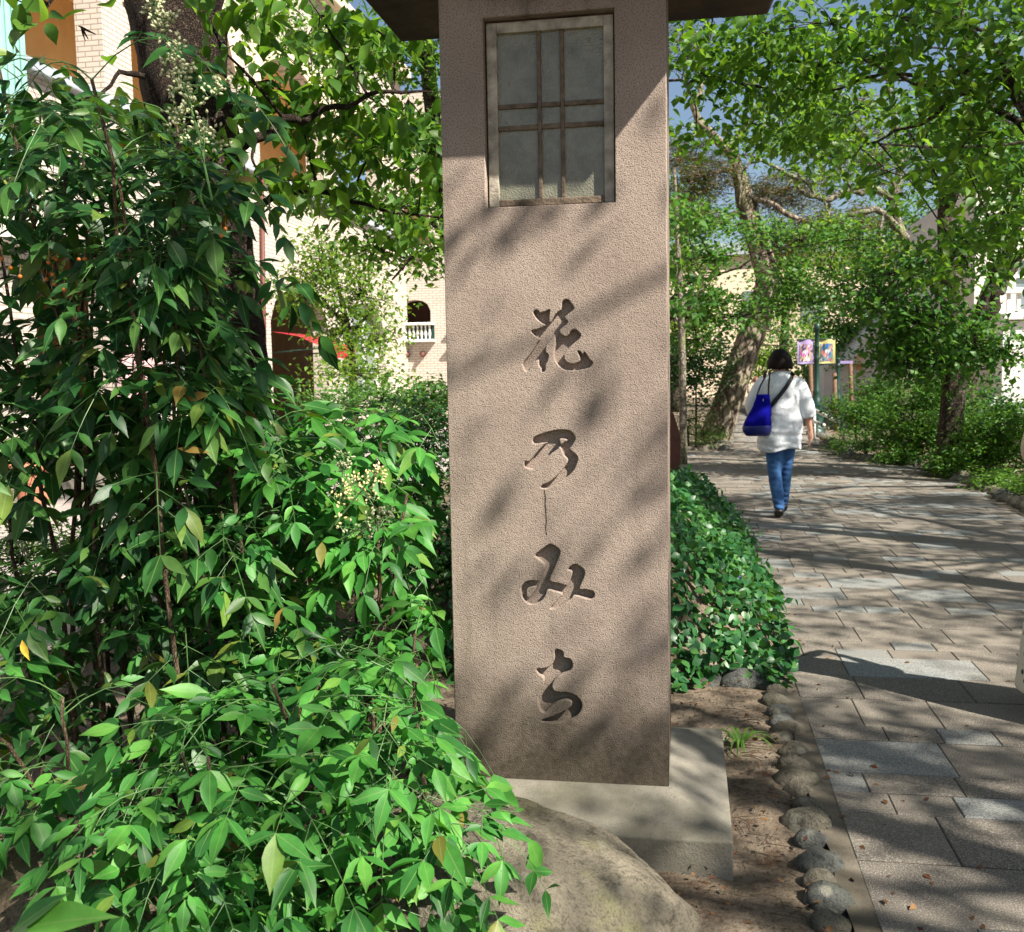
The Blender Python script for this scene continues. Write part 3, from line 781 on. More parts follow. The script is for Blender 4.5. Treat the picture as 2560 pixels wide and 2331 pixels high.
def jitter_path(pts, n, amp):
    S = spline(pts, n)
    ph = RNG.random(3) * 10
    for i in range(len(S)):
        t = i / (n - 1) * math.pi
        for a in range(3):
            S[i, a] += amp * math.sin(t) * mnoise.noise(Vector((i * 0.35 + ph[a], ph[0], ph[1])))
    return S
def make_tree(name, label, trunk, limbs, clumps, lmat, bmat, leaf=0.08, w=0.27, twig=0.006, seg=12, group=None, cat='tree', droop=0.5, wob=0.03, spread=0.16, twigs=True, crown='crown', twig_mat=None, lwid=None, hi=False):
    """trunk/limbs: rows x,y,z,r; clumps: (centre, radii, n)"""
    base = Vector(trunk[0][:3])
    root = empty(name, base, label, cat, group)
    T = np.asarray(trunk, float)
    S = spline(T, max(10, 5 * len(T)))
    MB().tube(S[:, :3], S[:, 3], seg, True, wob).build('trunk', bmat, root, smooth=True)
    skel = [S]
    for L in limbs:
        L = np.asarray(L, float)
        n = max(8, 5 * len(L)); R = spline(L, n); Q = jitter_path(L[:, :3], n, np.linalg.norm(L[-1, :3] - L[0, :3]) * 0.06)
        MB().tube(Q, np.maximum(R[:, 3], 0.003), 8, True, wob).build('limb', bmat, root, smooth=True)
        skel.append(np.hstack([Q, R[:, 3:4]]))
    sk = np.vstack(skel)
    AP, AD, AN, AS = [], [], [], []
    mb = MB()
    for (c, r, n) in clumps:
        P, D, Nn, sz, seats = clump_leaves(c, r, n, size=leaf, droop=droop, spread=spread)
        AP.append(P); AD.append(D); AN.append(Nn); AS.append(sz)
        if twigs:
            d = np.linalg.norm(sk[:, :3] - np.asarray(c), axis=1); j = int(np.argmin(d)); hub = sk[j, :3]
            c = np.asarray(c, float)
            if d[j] > 0.25:
                mid = (hub + c) / 2 + RNG.normal(size=3) * 0.06 * d[j]
                mb.tube(spline([hub, mid, c], 7), np.linspace(min(sk[j, 3] * 0.7, twig * 3.2), twig * 1.6, 7), 5, False)
            for s_ in seats[RNG.permutation(len(seats))[:26]]:
                m_ = (c + s_) / 2 + RNG.normal(size=3) * 0.08 * np.linalg.norm(s_ - c)
                mb.tube(spline([c, m_, s_], 5), np.linspace(twig * 1.3, twig * 0.4, 5), 4, False)
    if twigs and mb.v:
        o = mb.build('twigs', twig_mat or bmat, root); o['kind'] = 'stuff'
    cloud(crown, np.vstack(AP), np.vstack(AD), np.vstack(AN), np.concatenate(AS), lwid or w, lmat, root, hi=hi)
    return root
def C(x, y, Y, rx, ry, rd, n):
    """clump whose middle is seen at photo pixel x,y when at distance Y; rx, ry in photo pixels there, rd in metres"""
    p = at(x, y, Y); k = Y / F
    return (np.array(p), (rx * k, rd, ry * k), n)
def A4(x, y, Y, r):
    p = at(x, y, Y); return (p.x, p.y, p.z, r)

# ------------------------------------------------------------------ nandina
XM = [(-200, 1120), (150, 1120), (200, 1165), (300, 1100), (600, 1095), (1050, 1110), (1120, 1128), (1600, 1132), (1800, 1140), (1890, 1230), (1960, 1300), (2060, 1340), (2160, 1400), (2400, 1430)]
def xmax(y): return float(np.interp(y, [a for a, b in XM], [b for a, b in XM]))
CAMDIR = np.array([0.18, -0.75, 0.55])
class Plant:
    def __init__(s): s.leaf = []; s.stem = []; s.cane = []
def leaflet(pl, p, d, n, L):
    u, v = px(p + d * L)
    if u > xmax(v) : return
    pl.leaf.append((p, d, n, L))
def frond(pl, p0, az, L, rise, scale=1.0, droopy=1.0):
    """bipinnate leaf: rachis, pinnae in pairs, leaflets in threes"""
    h = np.array([math.cos(az), math.sin(az), 0.0])
    pts = []
    for t in np.linspace(0, 1, 7):
        pts.append(p0 + h * L * t * (1 - 0.12 * t) + np.array([0, 0, L * (rise * t - (0.55 + rise * 0.55) * droopy * t * t)]))
    pts = np.array(pts)
    e = px(pts[-1])
    if e[0] > xmax(e[1]) - 10: return
    pl.stem.append((pts, np.linspace(0.0021, 0.0010, 7)))
    side = np.array([-h[1], h[0], 0.0])
    def pinna(q, d, l, three=True, deep=True):
        end = q + d * l + np.array([0, 0, -0.18 * l])
        pe_ = px(end)
        if pe_[0] > xmax(pe_[1]) - 25: return
        pl.stem.append((np.array([q, (q + end) / 2 + np.array([0, 0, 0.03 * l]), end]), [0.001, 0.0008, 0.0006]))
        n0 = unit(np.array([0.15, -0.5, 1.0]) + RNG.normal(size=3) * 0.34)
        ls = scale * RNG.uniform(0.055, 0.088)
        sd = unit(np.cross(np.array([0, 0, 1.0]), d))
        leaflet(pl, end, unit(d * 1.0 + np.array([0, -0.12, -0.34 * droopy]) + RNG.normal(size=3) * 0.2), n0, ls * 1.12)
        for sg in (-1, 1):
            leaflet(pl, end, unit(d * 0.5 + sg * sd * 0.85 + np.array([0, -0.08, -0.26 * droopy]) + RNG.normal(size=3) * 0.22), unit(n0 + RNG.normal(size=3) * 0.2), ls * RNG.uniform(0.75, 1.0))
        if deep and l > 0.07:
            qm = (q + end) / 2
            for sg in (-1, 1):
                leaflet(pl, qm, unit(d * 0.45 + sg * sd + np.array([0, -0.05, -0.26 * droopy]) + RNG.normal(size=3) * 0.22), unit(n0 + RNG.normal(size=3) * 0.25), ls * RNG.uniform(0.6, 0.9))
    for (i, f) in ((2, 0.42), (4, 0.32)):
        t = unit(pts[i + 1] - pts[i])
        for sg in (-1, 1):
            d = unit(t * 0.55 + sg * side * 0.85 + np.array([0, 0, 0.08]) + RNG.normal(size=3) * 0.1)
            pinna(pts[i], d, L * f * RNG.uniform(0.7, 1.05))
    t = unit(pts[-1] - pts[-2])
    pinna(pts[-1], t, L * 0.22, deep=True)
    for sg in (-1, 1):
        pinna(pts[5], unit(t * 0.6 + sg * side * 0.8), L * 0.2, deep=False)
def nandina(name, label, bases, mat, fronds, lo=0.35, scale=1.0, L=(0.26, 0.42), azc=None, azs=9, droopy=1.0, group=None, top=4):
    pl = Plant()
    bx = np.mean([b[0] for b in bases]); by = np.mean([b[1] for b in bases])
    for (x, y, h, lx, ly) in bases:
        for _ in range(12):
            e_ = px((x + lx, y + ly, h))
            if e_[0] < xmax(e_[1]) - 70: break
            lx -= 0.05
        pts = spline([(x, y, -0.02), (x + lx * 0.35, y + ly * 0.35, h * 0.5), (x + lx, y + ly, h)], 12)
        pts[1:-1] += RNG.normal(size=(10, 3)) * 0.008
        pl.cane.append((pts, np.linspace(0.009, 0.004, 12)))
        for k in range(fronds):
            t = lo + (1 - lo) * (k + RNG.random() * 0.9) / fronds
            i = min(11, int(t * 11)); p = pts[i]
            az = RNG.uniform(0, 2 * math.pi) if azc is None else azc + RNG.normal() * azs
            frond(pl, p, az, RNG.uniform(*L) * (1.1 - 0.25 * t), RNG.uniform(0.35, 0.9), scale, droopy)
        a0 = RNG.uniform(0, 6.28)
        for k in range(top):
            frond(pl, pts[-1 - k % 2], a0 + k * 6.283 / top + RNG.normal() * 0.2, RNG.uniform(*L) * 0.9, RNG.uniform(0.7, 1.2), scale, droopy)
    root = empty(name, (bx, by, 0), label, 'shrub', group)
    mbc = MB()
    for pts, r in pl.cane:
        mbc2 = MB(); mbc2.tube(pts, r, 7, True, 0.06); mbc2.build('cane', M['cane'], root, smooth=True)
    for pts, r in pl.stem: mbc.tube(pts, r, 4, False)
    o = mbc.build('leaf_stalks', M['stem'], root); o['kind'] = 'stuff'
    place_leaves(root, pl.leaf, mat, NAND)
    return root, pl
def leaf_matrix(p, d, n, L):
    D, Yv, Zv = frames(np.asarray(d)[None], np.asarray(n)[None])
    mt_ = Matrix.Identity(4); wf = 0.8 + 0.5 * ((abs(p[0]) * 7919.3 + abs(p[2]) * 3571.7) % 1.0); Yv = Yv * wf
    for r in range(3):
        mt_[r][0], mt_[r][1], mt_[r][2], mt_[r][3] = D[0, r] * L, Yv[0, r] * L, Zv[0, r] * L, p[r]
    return mt_
LEAFMESH = {}
def place_leaves(root, leaves, mat, temps, limit=300, nm='leaf'):
    """the leaves that show largest as objects, the others in one mass"""
    def score(l):
        u, v = px(l[0] + np.asarray(l[1]) * l[3] * 0.5)
        dist = np.linalg.norm(l[0] - CAM)
        inn = 1.0 if (-20 < u < 2580 and -20 < v < 2350) else 0.05
        return inn * l[3] / dist
    order = sorted(range(len(leaves)), key=lambda i: -score(leaves[i]))
    if mat.name not in LEAFMESH:
        L_ = []
        for t in temps:
            me = MB().add(*t).mesh(nm, smooth=True); me.materials.append(mat); L_.append(me)
        LEAFMESH[mat.name] = L_
    ms = LEAFMESH[mat.name]
    wl = root.location
    for i in order[:limit]:
        p, d, n, L = leaves[i]
        o = bpy.data.objects.new(nm, ms[i % len(ms)]); COL.objects.link(o); o.parent = root
        mw = leaf_matrix(p, d, n, L); mw.translation -= wl; o.matrix_basis = mw
    rest_ = order[limit:]
    if rest_:
        V = []; Fs = []; T_ = []
        for i in rest_:
            p, d, n, L = leaves[i]; t = temps[i % len(temps)]
            D, Yv, Zv = frames(np.asarray(d)[None], np.asarray(n)[None]); b = len(V)
            tv = np.array(t[0])
            W = p + L * (tv[:, 0:1] * D + tv[:, 1:2] * Yv + tv[:, 2:3] * Zv)
            V += [tuple(q) for q in W]
            tn = RNG.random()
            for f in t[1]: Fs.append(tuple(j + b for j in f)); T_.append(tn)
        me = bpy.data.meshes.new('foliage'); me.from_pydata(V, [], Fs)
        for pg in me.polygons: pg.use_smooth = True
        a = me.attributes.new('tint', 'FLOAT', 'FACE'); a.data.foreach_set('value', T_)
        o = obj('foliage', me, mat, root); o['kind'] = 'stuff'
def panicle(root, p, d, L, mat, n=110, bud=0.0045, stalk=None):
    """loose flower spray: stalk, side stalks and small buds"""
    d = unit(np.asarray(d, float)); mb = MB(); bb = MB()
    end = p + d * L
    mb.tube(spline([p, (p + end) / 2, end], 6), np.linspace(0.0026, 0.001, 6), 5, False)
    for k in range(13):
        t = 0.25 + 0.75 * k / 13
        q = p + d * L * t
        s_ = unit(d * 0.5 + unit(RNG.normal(size=3)) * 0.9); l = L * 0.38 * (1.15 - t)
        mb.tube([q, q + s_ * l], [0.0012, 0.0007], 4, False)
        for j in range(n // 13):
            w_ = q + s_ * l * RNG.uniform(0.3, 1.0); b_ = w_ + unit(RNG.normal(size=3) + d * 0.4) * RNG.uniform(0.008, 0.02)
            mb.tube([w_, b_], [0.0006, 0.0005], 3, False)
            e_ = unit(b_ - w_)
            V, Q = tube([b_ - e_ * bud * 0.8, b_ - e_ * bud * 0.2, b_ + e_ * bud * 0.5, b_ + e_ * bud * 1.4], [bud * 0.3, bud * 0.75, bud * 0.7, bud * 0.1], 5)
            bb.add(V, [tuple(q_) for q_ in Q])
    o = mb.build('flower_stalk', stalk or M['stem'], root); 
    o2 = bb.build('buds', mat, root, smooth=True); o2['kind'] = 'stuff'

rr = random.Random(3)
def ring(cx, cy, sx, sy, n, h0, h1, lean, dx=0.0, dy=0.0):
    out = []
    for i in range(n):
        a = rr.uniform(0, 6.28); r = rr.random() ** 0.5
        out.append((cx + sx * r * math.cos(a), cy + sy * r * math.sin(a), rr.uniform(h0, h1), dx + lean * rr.uniform(-1, 1), dy + lean * rr.uniform(-1, 1)))
    return out
n1, pl1 = nandina('nandina_shrub', 'low bright green nandina spilling over the boulder at the pillar foot', ring(-0.93, 2.45, 0.40, 0.26, 10, 0.25, 0.80, 0.26, 0.06, -0.14), M['nandina'], 3, 0.2, 1.18, (0.30, 0.50), -1.0, 1.3, 1.0, top=2)
n1c, pl1c = nandina('nandina_shrub', 'lowest nandina sprays in front, reaching the bottom edge of the picture', ring(-1.02, 2.10, 0.50, 0.12, 6, 0.14, 0.42, 0.14, 0.03, -0.08), M['nandina'], 2, 0.2, 1.15, (0.26, 0.42), -1.2, 1.1, 0.9, top=2)
n1b, pl1b = nandina('nandina_shrub', 'bright nandina sprays hanging over the brown boulder at lower left', ring(-1.36, 2.36, 0.3, 0.22, 6, 0.40, 0.85, 0.2, -0.05, -0.2), M['nandina'], 3, 0.3, 1.2, (0.28, 0.46), -1.7, 1.0, 1.0, top=2)
n2, pl2 = nandina('nandina_shrub', 'tall dark nandina before the cherry trunk, topped by white flower buds', ring(-1.46, 2.75, 0.40, 0.28, 15, 1.3, 2.35, 0.22, 0, -0.05), M['nandina_shaded'], 6, 0.3, 1.25, (0.28, 0.44))
n3, pl3 = nandina('nandina_shrub', 'dark nandina with orange berries at the left edge', ring(-1.95, 2.75, 0.28, 0.3, 11, 1.1, 2.2, 0.22, -0.03, 0), M['nandina_shaded'], 5, 0.25, 1.35, (0.28, 0.44), top=3)
n4, pl4 = nandina('nandina_shrub', 'green nandina beside the pillar with a pale yellow flower spray', ring(-1.12, 3.0, 0.26, 0.25, 12, 0.85, 1.45, 0.16, 0, -0.05), M['nandina'], 5, 0.3, 1.2, (0.28, 0.42))
# one spray close to the lens at the lower left
pl5 = Plant(); cb = at(-150, 2420, 1.05)
n5 = empty('nandina_sprig', (cb.x, cb.y, 0), 'blurred nandina leaflets close to the lens in the bottom left corner', 'sprig')
lv = [];  q0 = np.array(at(30, 2330, 1.0))
for (x, y, Y, L) in ((160, 2225, 1.0, 0.075), (262, 2262, 0.98, 0.115), (60, 2345, 0.95, 0.07), (180, 2400, 0.97, 0.08)):
    e = np.array(at(x, y, Y)); d = e - q0; L = np.linalg.norm(d)
    lv.append((q0, unit(d), unit(np.array([0.1, -0.5, 0.9])), L))
place_leaves(n5, lv, M['nandina'], NAND)
mb = MB(); mb.tube(spline([(cb.x - 0.15, cb.y, 0.0), (cb.x - 0.1, cb.y, 0.45), tuple(q0)], 10), np.linspace(0.006, 0.002, 10), 6); mb.build('cane', M['cane'], n5, smooth=True)

for (x0, y0, x1, y1, Y, n, mt_) in ((505, 360, 390, 10, 2.05, 260, 'bud'), (530, 500, 455, 160, 2.1, 190, 'bud')):
    a, b = np.array(at(x0, y0, Y)), np.array(at(x1, y1, Y)); panicle(n2, a, b - a, np.linalg.norm(b - a), M[mt_], n, 0.0043)
M['cream_bud'] = plain('cream_bud', (0.62, 0.52, 0.24), 0.5, 0.1)
for (x0, y0, x1, y1, Y, n, mt_) in ((820, 1330, 975, 1140, 2.0, 110, 'cream_bud'), (850, 1350, 1000, 1255, 2.0, 80, 'bud'), (850, 1260, 862, 1110, 2.1, 70, 'bud')):
    a, b = np.array(at(x0, y0, Y)), np.array(at(x1, y1, Y)); panicle(n4, a, b - a, np.linalg.norm(b - a) * 0.85, M[mt_], n, 0.0034)
a = np.array(at(440, 1450, 2.3)); b = np.array(at(400, 1400, 2.3)); panicle(n1b, a, b - a, 0.07, M['litter'], 50, 0.002, M['cane'])
# orange berries
bm_ = MB()
for (x, y) in ((60, 690), (130, 650), (145, 655), (150, 660), (125, 690), (128, 700), (190, 660), (160, 720), (20, 660), (230, 660), (10, 655), (128, 680), (215, 650), (555, 600), (552, 575)):
    p = np.array(at(x + rr.uniform(-12, 12), y + rr.uniform(-12, 12), 2.4 + rr.uniform(-0.1, 0.1)))
    bm_.lathe(p, [(0.001, -0.0055), (0.004, -0.004), (0.0058, 0), (0.004, 0.004), (0.001, 0.0055)], 8)
    bm_.tube([p, p + np.array([0, 0.004, 0.03])], [0.0006, 0.0006], 3)
o = bm_.build('berries', M['berry'], n3, smooth=True); o['kind'] = 'stuff'
# two yellowing leaflets
for (x, y, nm) in ((55, 1600, 'n'),):
    p = np.array(at(x, y, 2.2)); me = MB().add(*NAND[1]).mesh('leaf', smooth=True); me.materials.append(M['yellow_leaf'])
    o = bpy.data.objects.new('leaf', me); COL.objects.link(o); o.parent = n1b
    mw = leaf_matrix(p, np.array([0.3, -0.1, -1.0]), np.array([0.1, -1, 0.3]), 0.055); mw.translation -= n1b.location; o.matrix_basis = mw
    o['label'] = 'yellowing leaflet'

# ------------------------------------------------------------------ trees on the left
def upright(x, y, Y, z=0.0):
    p = at(x, y, Y); return (p.x, p.y, z)
b = upright(600, 1000, 4.3)
cherry_left = make_tree('cherry_tree', 'thick dark cherry trunk leaning left behind the tall nandina',
    [(b[0], b[1], -0.05, 0.24), A4(590, 1150, 4.3, 0.185), A4(548, 750, 4.3, 0.172), A4(505, 420, 4.3, 0.178), A4(432, 20, 4.3, 0.195), A4(380, -300, 4.3, 0.16), A4(300, -900, 4.3, 0.1)],
    [[A4(520, 420, 4.3, 0.05), A4(640, 345, 4.2, 0.024), A4(760, 300, 4.3, 0.016), A4(920, 238, 4.4, 0.010), A4(1080, 230, 4.5, 0.005)],
     [A4(555, 600, 4.3, 0.05), A4(640, 520, 4.4, 0.02), A4(760, 470, 4.6, 0.014), A4(930, 520, 5.0, 0.009), A4(1100, 545, 5.2, 0.005)],
     [A4(480, 100, 4.3, 0.12), A4(510, -60, 4.25, 0.11), A4(560, -400, 4.3, 0.09)],
     [A4(430, 0, 4.3, 0.04), A4(300, -110, 4.0, 0.02), A4(180, -30, 2.6, 0.008), A4(100, 10, 2.3, 0.003)],
     [A4(470, 250, 4.3, 0.03), A4(330, 190, 4.1, 0.012), A4(200, 240, 3.9, 0.006), A4(60, 300, 3.8, 0.004)]],
    [C(120, 10, 2.3, 130, 35, 0.15, 14), C(205, 70, 2.3, 40, 40, 0.05, 5), C(640, 60, 4.2, 90, 70, 0.35, 102), C(800, 40, 4.4, 110, 70, 0.4, 119), C(960, 90, 4.5, 90, 60, 0.4, 93),
     C(680, 200, 4.4, 100, 60, 0.3, 93), C(850, 210, 4.5, 110, 70, 0.3, 119), C(1020, 250, 4.6, 80, 70, 0.3, 93), C(760, 330, 4.6, 120, 60, 0.3, 102), C(930, 370, 4.8, 120, 70, 0.3, 119),
     C(1050, 420, 5.0, 70, 70, 0.3, 76), C(720, 450, 4.6, 90, 50, 0.3, 68), C(880, 500, 5.0, 120, 50, 0.3, 85), C(1040, 560, 5.2, 80, 40, 0.3, 76), C(250, 290, 3.9, 170, 40, 0.3, 76), C(80, 330, 3.7, 110, 40, 0.3, 51), C(560, 130, 4.0, 60, 60, 0.2, 16), C(330, 330, 3.6, 160, 60, 0.25, 60), C(520, 330, 3.7, 110, 60, 0.2, 45), C(640, 420, 4.0, 100, 60, 0.3, 50)],
    M['cherry'], M['bark_cherry'], leaf=0.092, w=0.25, twig=0.0028, seg=28, wob=0.05, spread=0.09, droop=0.7, hi=True)
b = upright(1190, 900, 8.5)
make_tree('leafy_tree', 'small-leaved tree with airy branches behind the pillar, before the shop arcade',
    [(b[0], b[1], 0, 0.12), (b[0] - 0.05, b[1], 1.6, 0.1), (b[0] - 0.3, b[1] + 0.1, 3.2, 0.08), (b[0] - 0.5, b[1] + 0.2, 5, 0.04)],
    [[A4(1180, 700, 8.5, 0.04), A4(1080, 560, 8.5, 0.022), A4(960, 560, 8.6, 0.014), A4(860, 500, 8.8, 0.006)],
     [A4(1180, 600, 8.5, 0.04), A4(1050, 350, 8.5, 0.02), A4(900, 250, 8.6, 0.010), A4(780, 200, 8.8, 0.005)],
     [A4(1180, 650, 8.5, 0.03), A4(1070, 620, 8.3, 0.02), A4(980, 700, 8.3, 0.008)]],
    [C(1060, 150, 8.4, 120, 110, 0.5, 975), C(900, 130, 8.6, 130, 110, 0.5, 900), C(760, 100, 8.8, 130, 90, 0.5, 630), C(1040, 350, 8.5, 110, 90, 0.5, 825), C(880, 340, 8.8, 140, 80, 0.5, 675),
     C(1000, 520, 8.5, 140, 60, 0.5, 975), C(830, 500, 8.8, 110, 40, 0.5, 450), C(1080, 620, 8.3, 60, 60, 0.3, 360), C(950, 620, 8.6, 110, 40, 0.4, 525), C(680, 60, 9.0, 90, 60, 0.5, 375)],
    M['cherry'], M['bark_dark'], leaf=0.075, twig=0.005, spread=0.13)
b = upright(880, 900, 13)
make_tree('small_tree', 'small sunlit yellow-green tree in front of the arcade',
    [(b[0], b[1], 0, 0.07), (b[0], b[1], 1.0, 0.06), A4(875, 850, 13, 0.045), A4(840, 700, 13, 0.02)],
    [[A4(875, 840, 13, 0.03), A4(940, 760, 13, 0.012)], [A4(870, 820, 13, 0.03), A4(780, 720, 13, 0.012)]],
    [C(830, 650, 13, 110, 80, 0.6, 1100), C(900, 740, 13, 100, 90, 0.6, 1100), C(760, 730, 13, 90, 80, 0.5, 800), C(860, 830, 13, 110, 70, 0.5, 900), C(950, 850, 12.5, 80, 60, 0.5, 500), C(880, 930, 11.5, 120, 36, 0.5, 600)],
    M['bright'], M['bark_dark'], leaf=0.08, twig=0.006)
def bush(name, label, x, y, Y, clumps, mat, leaf, w=0.3, spread=0.1, bark='bark_dark', group=None, droop=0.2, cat='shrub'):
    top = clumps[0][0]; b = (top[0], top[1], 0)
    return make_tree(name, label, [(b[0], b[1], -0.02, 0.03), (b[0], b[1], 0.2, 0.025), (b[0] * 0.7 + top[0] * 0.3, b[1], max(0.3, top[2] * 0.8), 0.015)], [], clumps, mat, M[bark], leaf=leaf, w=w, twig=0.004, spread=spread, group=group, droop=droop, cat=cat, seg=7, crown='foliage')
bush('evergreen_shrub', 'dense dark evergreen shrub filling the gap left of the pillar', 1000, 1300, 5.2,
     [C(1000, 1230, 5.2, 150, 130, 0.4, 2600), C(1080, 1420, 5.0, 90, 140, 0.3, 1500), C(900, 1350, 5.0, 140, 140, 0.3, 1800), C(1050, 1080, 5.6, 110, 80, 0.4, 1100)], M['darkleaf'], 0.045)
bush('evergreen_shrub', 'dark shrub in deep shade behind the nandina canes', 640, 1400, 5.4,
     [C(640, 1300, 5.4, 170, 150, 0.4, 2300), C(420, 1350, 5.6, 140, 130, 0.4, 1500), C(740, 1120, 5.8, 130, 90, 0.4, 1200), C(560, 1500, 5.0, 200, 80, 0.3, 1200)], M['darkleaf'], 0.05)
bush('leafy_shrub', 'light green shrub lit by sun below the red awning', 1060, 1000, 9.5,
     [C(1080, 1010, 9.5, 90, 60, 0.5, 1300), C(960, 1000, 10, 100, 60, 0.5, 1100), C(820, 1010, 10.5, 90, 50, 0.5, 800)], M['maple'], 0.06)
bush('azalea_shrub', 'small-leaved azalea growing by the shop pavement at far left', 90, 1420, 4.6,
     [C(60, 1400, 4.6, 110, 90, 0.3, 900), C(170, 1370, 4.8, 90, 100, 0.3, 800), C(40, 1300, 5.2, 70, 40, 0.2, 260)], M['feather'], 0.045, 0.2)

# ------------------------------------------------------------------ trees along the path, on the right
b = upright(2372, 960, 14.5)
make_tree('cherry_tree', 'dark slender cherry trunk rising from the bushes right of the path',
    [(b[0], b[1], 0, 0.17), A4(2385, 930, 14.5, 0.15), A4(2372, 740, 14.5, 0.115), A4(2362, 560, 14.5, 0.095), A4(2372, 430, 14.4, 0.085), A4(2420, 250, 14.2, 0.06), A4(2400, 0, 14, 0.04)],
    [[A4(2365, 560, 14.5, 0.06), A4(2400, 420, 14.2, 0.045), A4(2450, 330, 14, 0.03), A4(2540, 260, 13.6, 0.012)],
     [A4(2368, 470, 14.4, 0.05), A4(2290, 410, 14, 0.022), A4(2190, 360, 13.5, 0.01)],
     [A4(2372, 650, 14.4, 0.05), A4(2440, 560, 14, 0.025), A4(2540, 520, 13.6, 0.012)],
     [A4(2370, 760, 14.4, 0.04), A4(2280, 690, 14, 0.02), A4(2180, 680, 13.6, 0.008)]],
    [C(2460, 380, 13, 130, 110, 0.9, 900), C(2320, 330, 13, 110, 80, 0.9, 500), C(2520, 520, 13, 90, 100, 0.8, 600), C(2420, 620, 13.5, 110, 80, 0.8, 500), C(2260, 680, 13.4, 130, 60, 0.8, 600),
     C(2300, 800, 13.4, 130, 80, 0.8, 1000), C(2215, 750, 13.2, 90, 50, 0.8, 500), C(2420, 850, 13.6, 110, 70, 0.7, 550), C(2340, 900, 13.6, 140, 80, 0.7, 900), C(2270, 890, 13.6, 80, 80, 0.6, 600), C(2520, 880, 13.2, 60, 60, 0.6, 160)],
    M['maple'], M['bark_dark'], leaf=0.11, w=0.3, twig=0.008)
b = upright(2400, 980, 16.5)
make_tree('leaning_tree', 'pair of dark bare stems leaning right in front of the white balustrade',
    [(b[0], b[1], 0, 0.2), A4(2420, 900, 16.5, 0.17), A4(2455, 790, 16.5, 0.14), A4(2490, 690, 16.5, 0.12), A4(2560, 520, 16.5, 0.09), A4(2680, 300, 16.5, 0.05)],
    [[A4(2430, 880, 16.4, 0.1), A4(2475, 780, 16.2, 0.075), A4(2520, 700, 16.1, 0.07), A4(2590, 580, 16, 0.05), A4(2700, 420, 16, 0.02)]],
    [C(2620, 380, 15, 150, 130, 0.9, 900), C(2520, 440, 15.6, 110, 60, 0.8, 300), C(2500, 300, 15.4, 110, 90, 0.8, 400)], M['maple'], M['bark_dark'], leaf=0.11, w=0.3, twig=0.008)
b = upright(2262, 900, 18.5)
make_tree('mossy_tree', 'grey mossy tree whose crooked bare branch reaches left over the path',
    [(b[0], b[1], 0, 0.24), A4(2262, 800, 18.5, 0.116), A4(2268, 640, 18.5, 0.095), A4(2235, 520, 18.5, 0.075), A4(2250, 400, 18.5, 0.061), A4(2220, 200, 18.3, 0.034)],
    [[A4(2240, 500, 18.5, 0.068), A4(2180, 470, 18, 0.058), A4(2120, 478, 17.6, 0.051), A4(2060, 495, 17.4, 0.046), A4(2000, 470, 17.2, 0.039), A4(1955, 425, 17, 0.031), A4(1905, 398, 17, 0.024), A4(1855, 385, 17, 0.014)],
     [A4(2268, 600, 18.5, 0.075), A4(2215, 540, 18.2, 0.061), A4(2170, 530, 18, 0.048), A4(2120, 540, 18, 0.031)],
     [A4(1905, 400, 17, 0.017), A4(1862, 420, 16.9, 0.020), A4(1852, 470, 16.9, 0.019), A4(1848, 515, 16.9, 0.008)],
     [A4(2040, 490, 17.3, 0.027), A4(1990, 420, 17.3, 0.020), A4(1970, 340, 17.3, 0.008)],
     [A4(2240, 480, 18.5, 0.034), A4(2210, 420, 18.3, 0.027), A4(2160, 380, 18, 0.020), A4(2120, 340, 18, 0.010)],
     [A4(2130, 475, 17.7, 0.027), A4(2100, 420, 17.6, 0.024), A4(2080, 370, 17.6, 0.014)]],
    [C(2060, 430, 17.2, 80, 60, 0.6, 260), C(2150, 330, 17.6, 120, 80, 0.8, 500), C(2000, 310, 17.2, 100, 60, 0.7, 320), C(2080, 560, 17.2, 70, 40, 0.5, 220), C(1900, 360, 16.8, 60, 40, 0.4, 160), C(2230, 640, 17.6, 100, 60, 0.6, 450), C(2080, 640, 17.4, 120, 60, 0.6, 450), C(2130, 250, 17.6, 160, 60, 0.8, 400)],
    M['bright'], M['bark_grey'], leaf=0.10, twig=0.008)
b = upright(1790, 1080, 20)
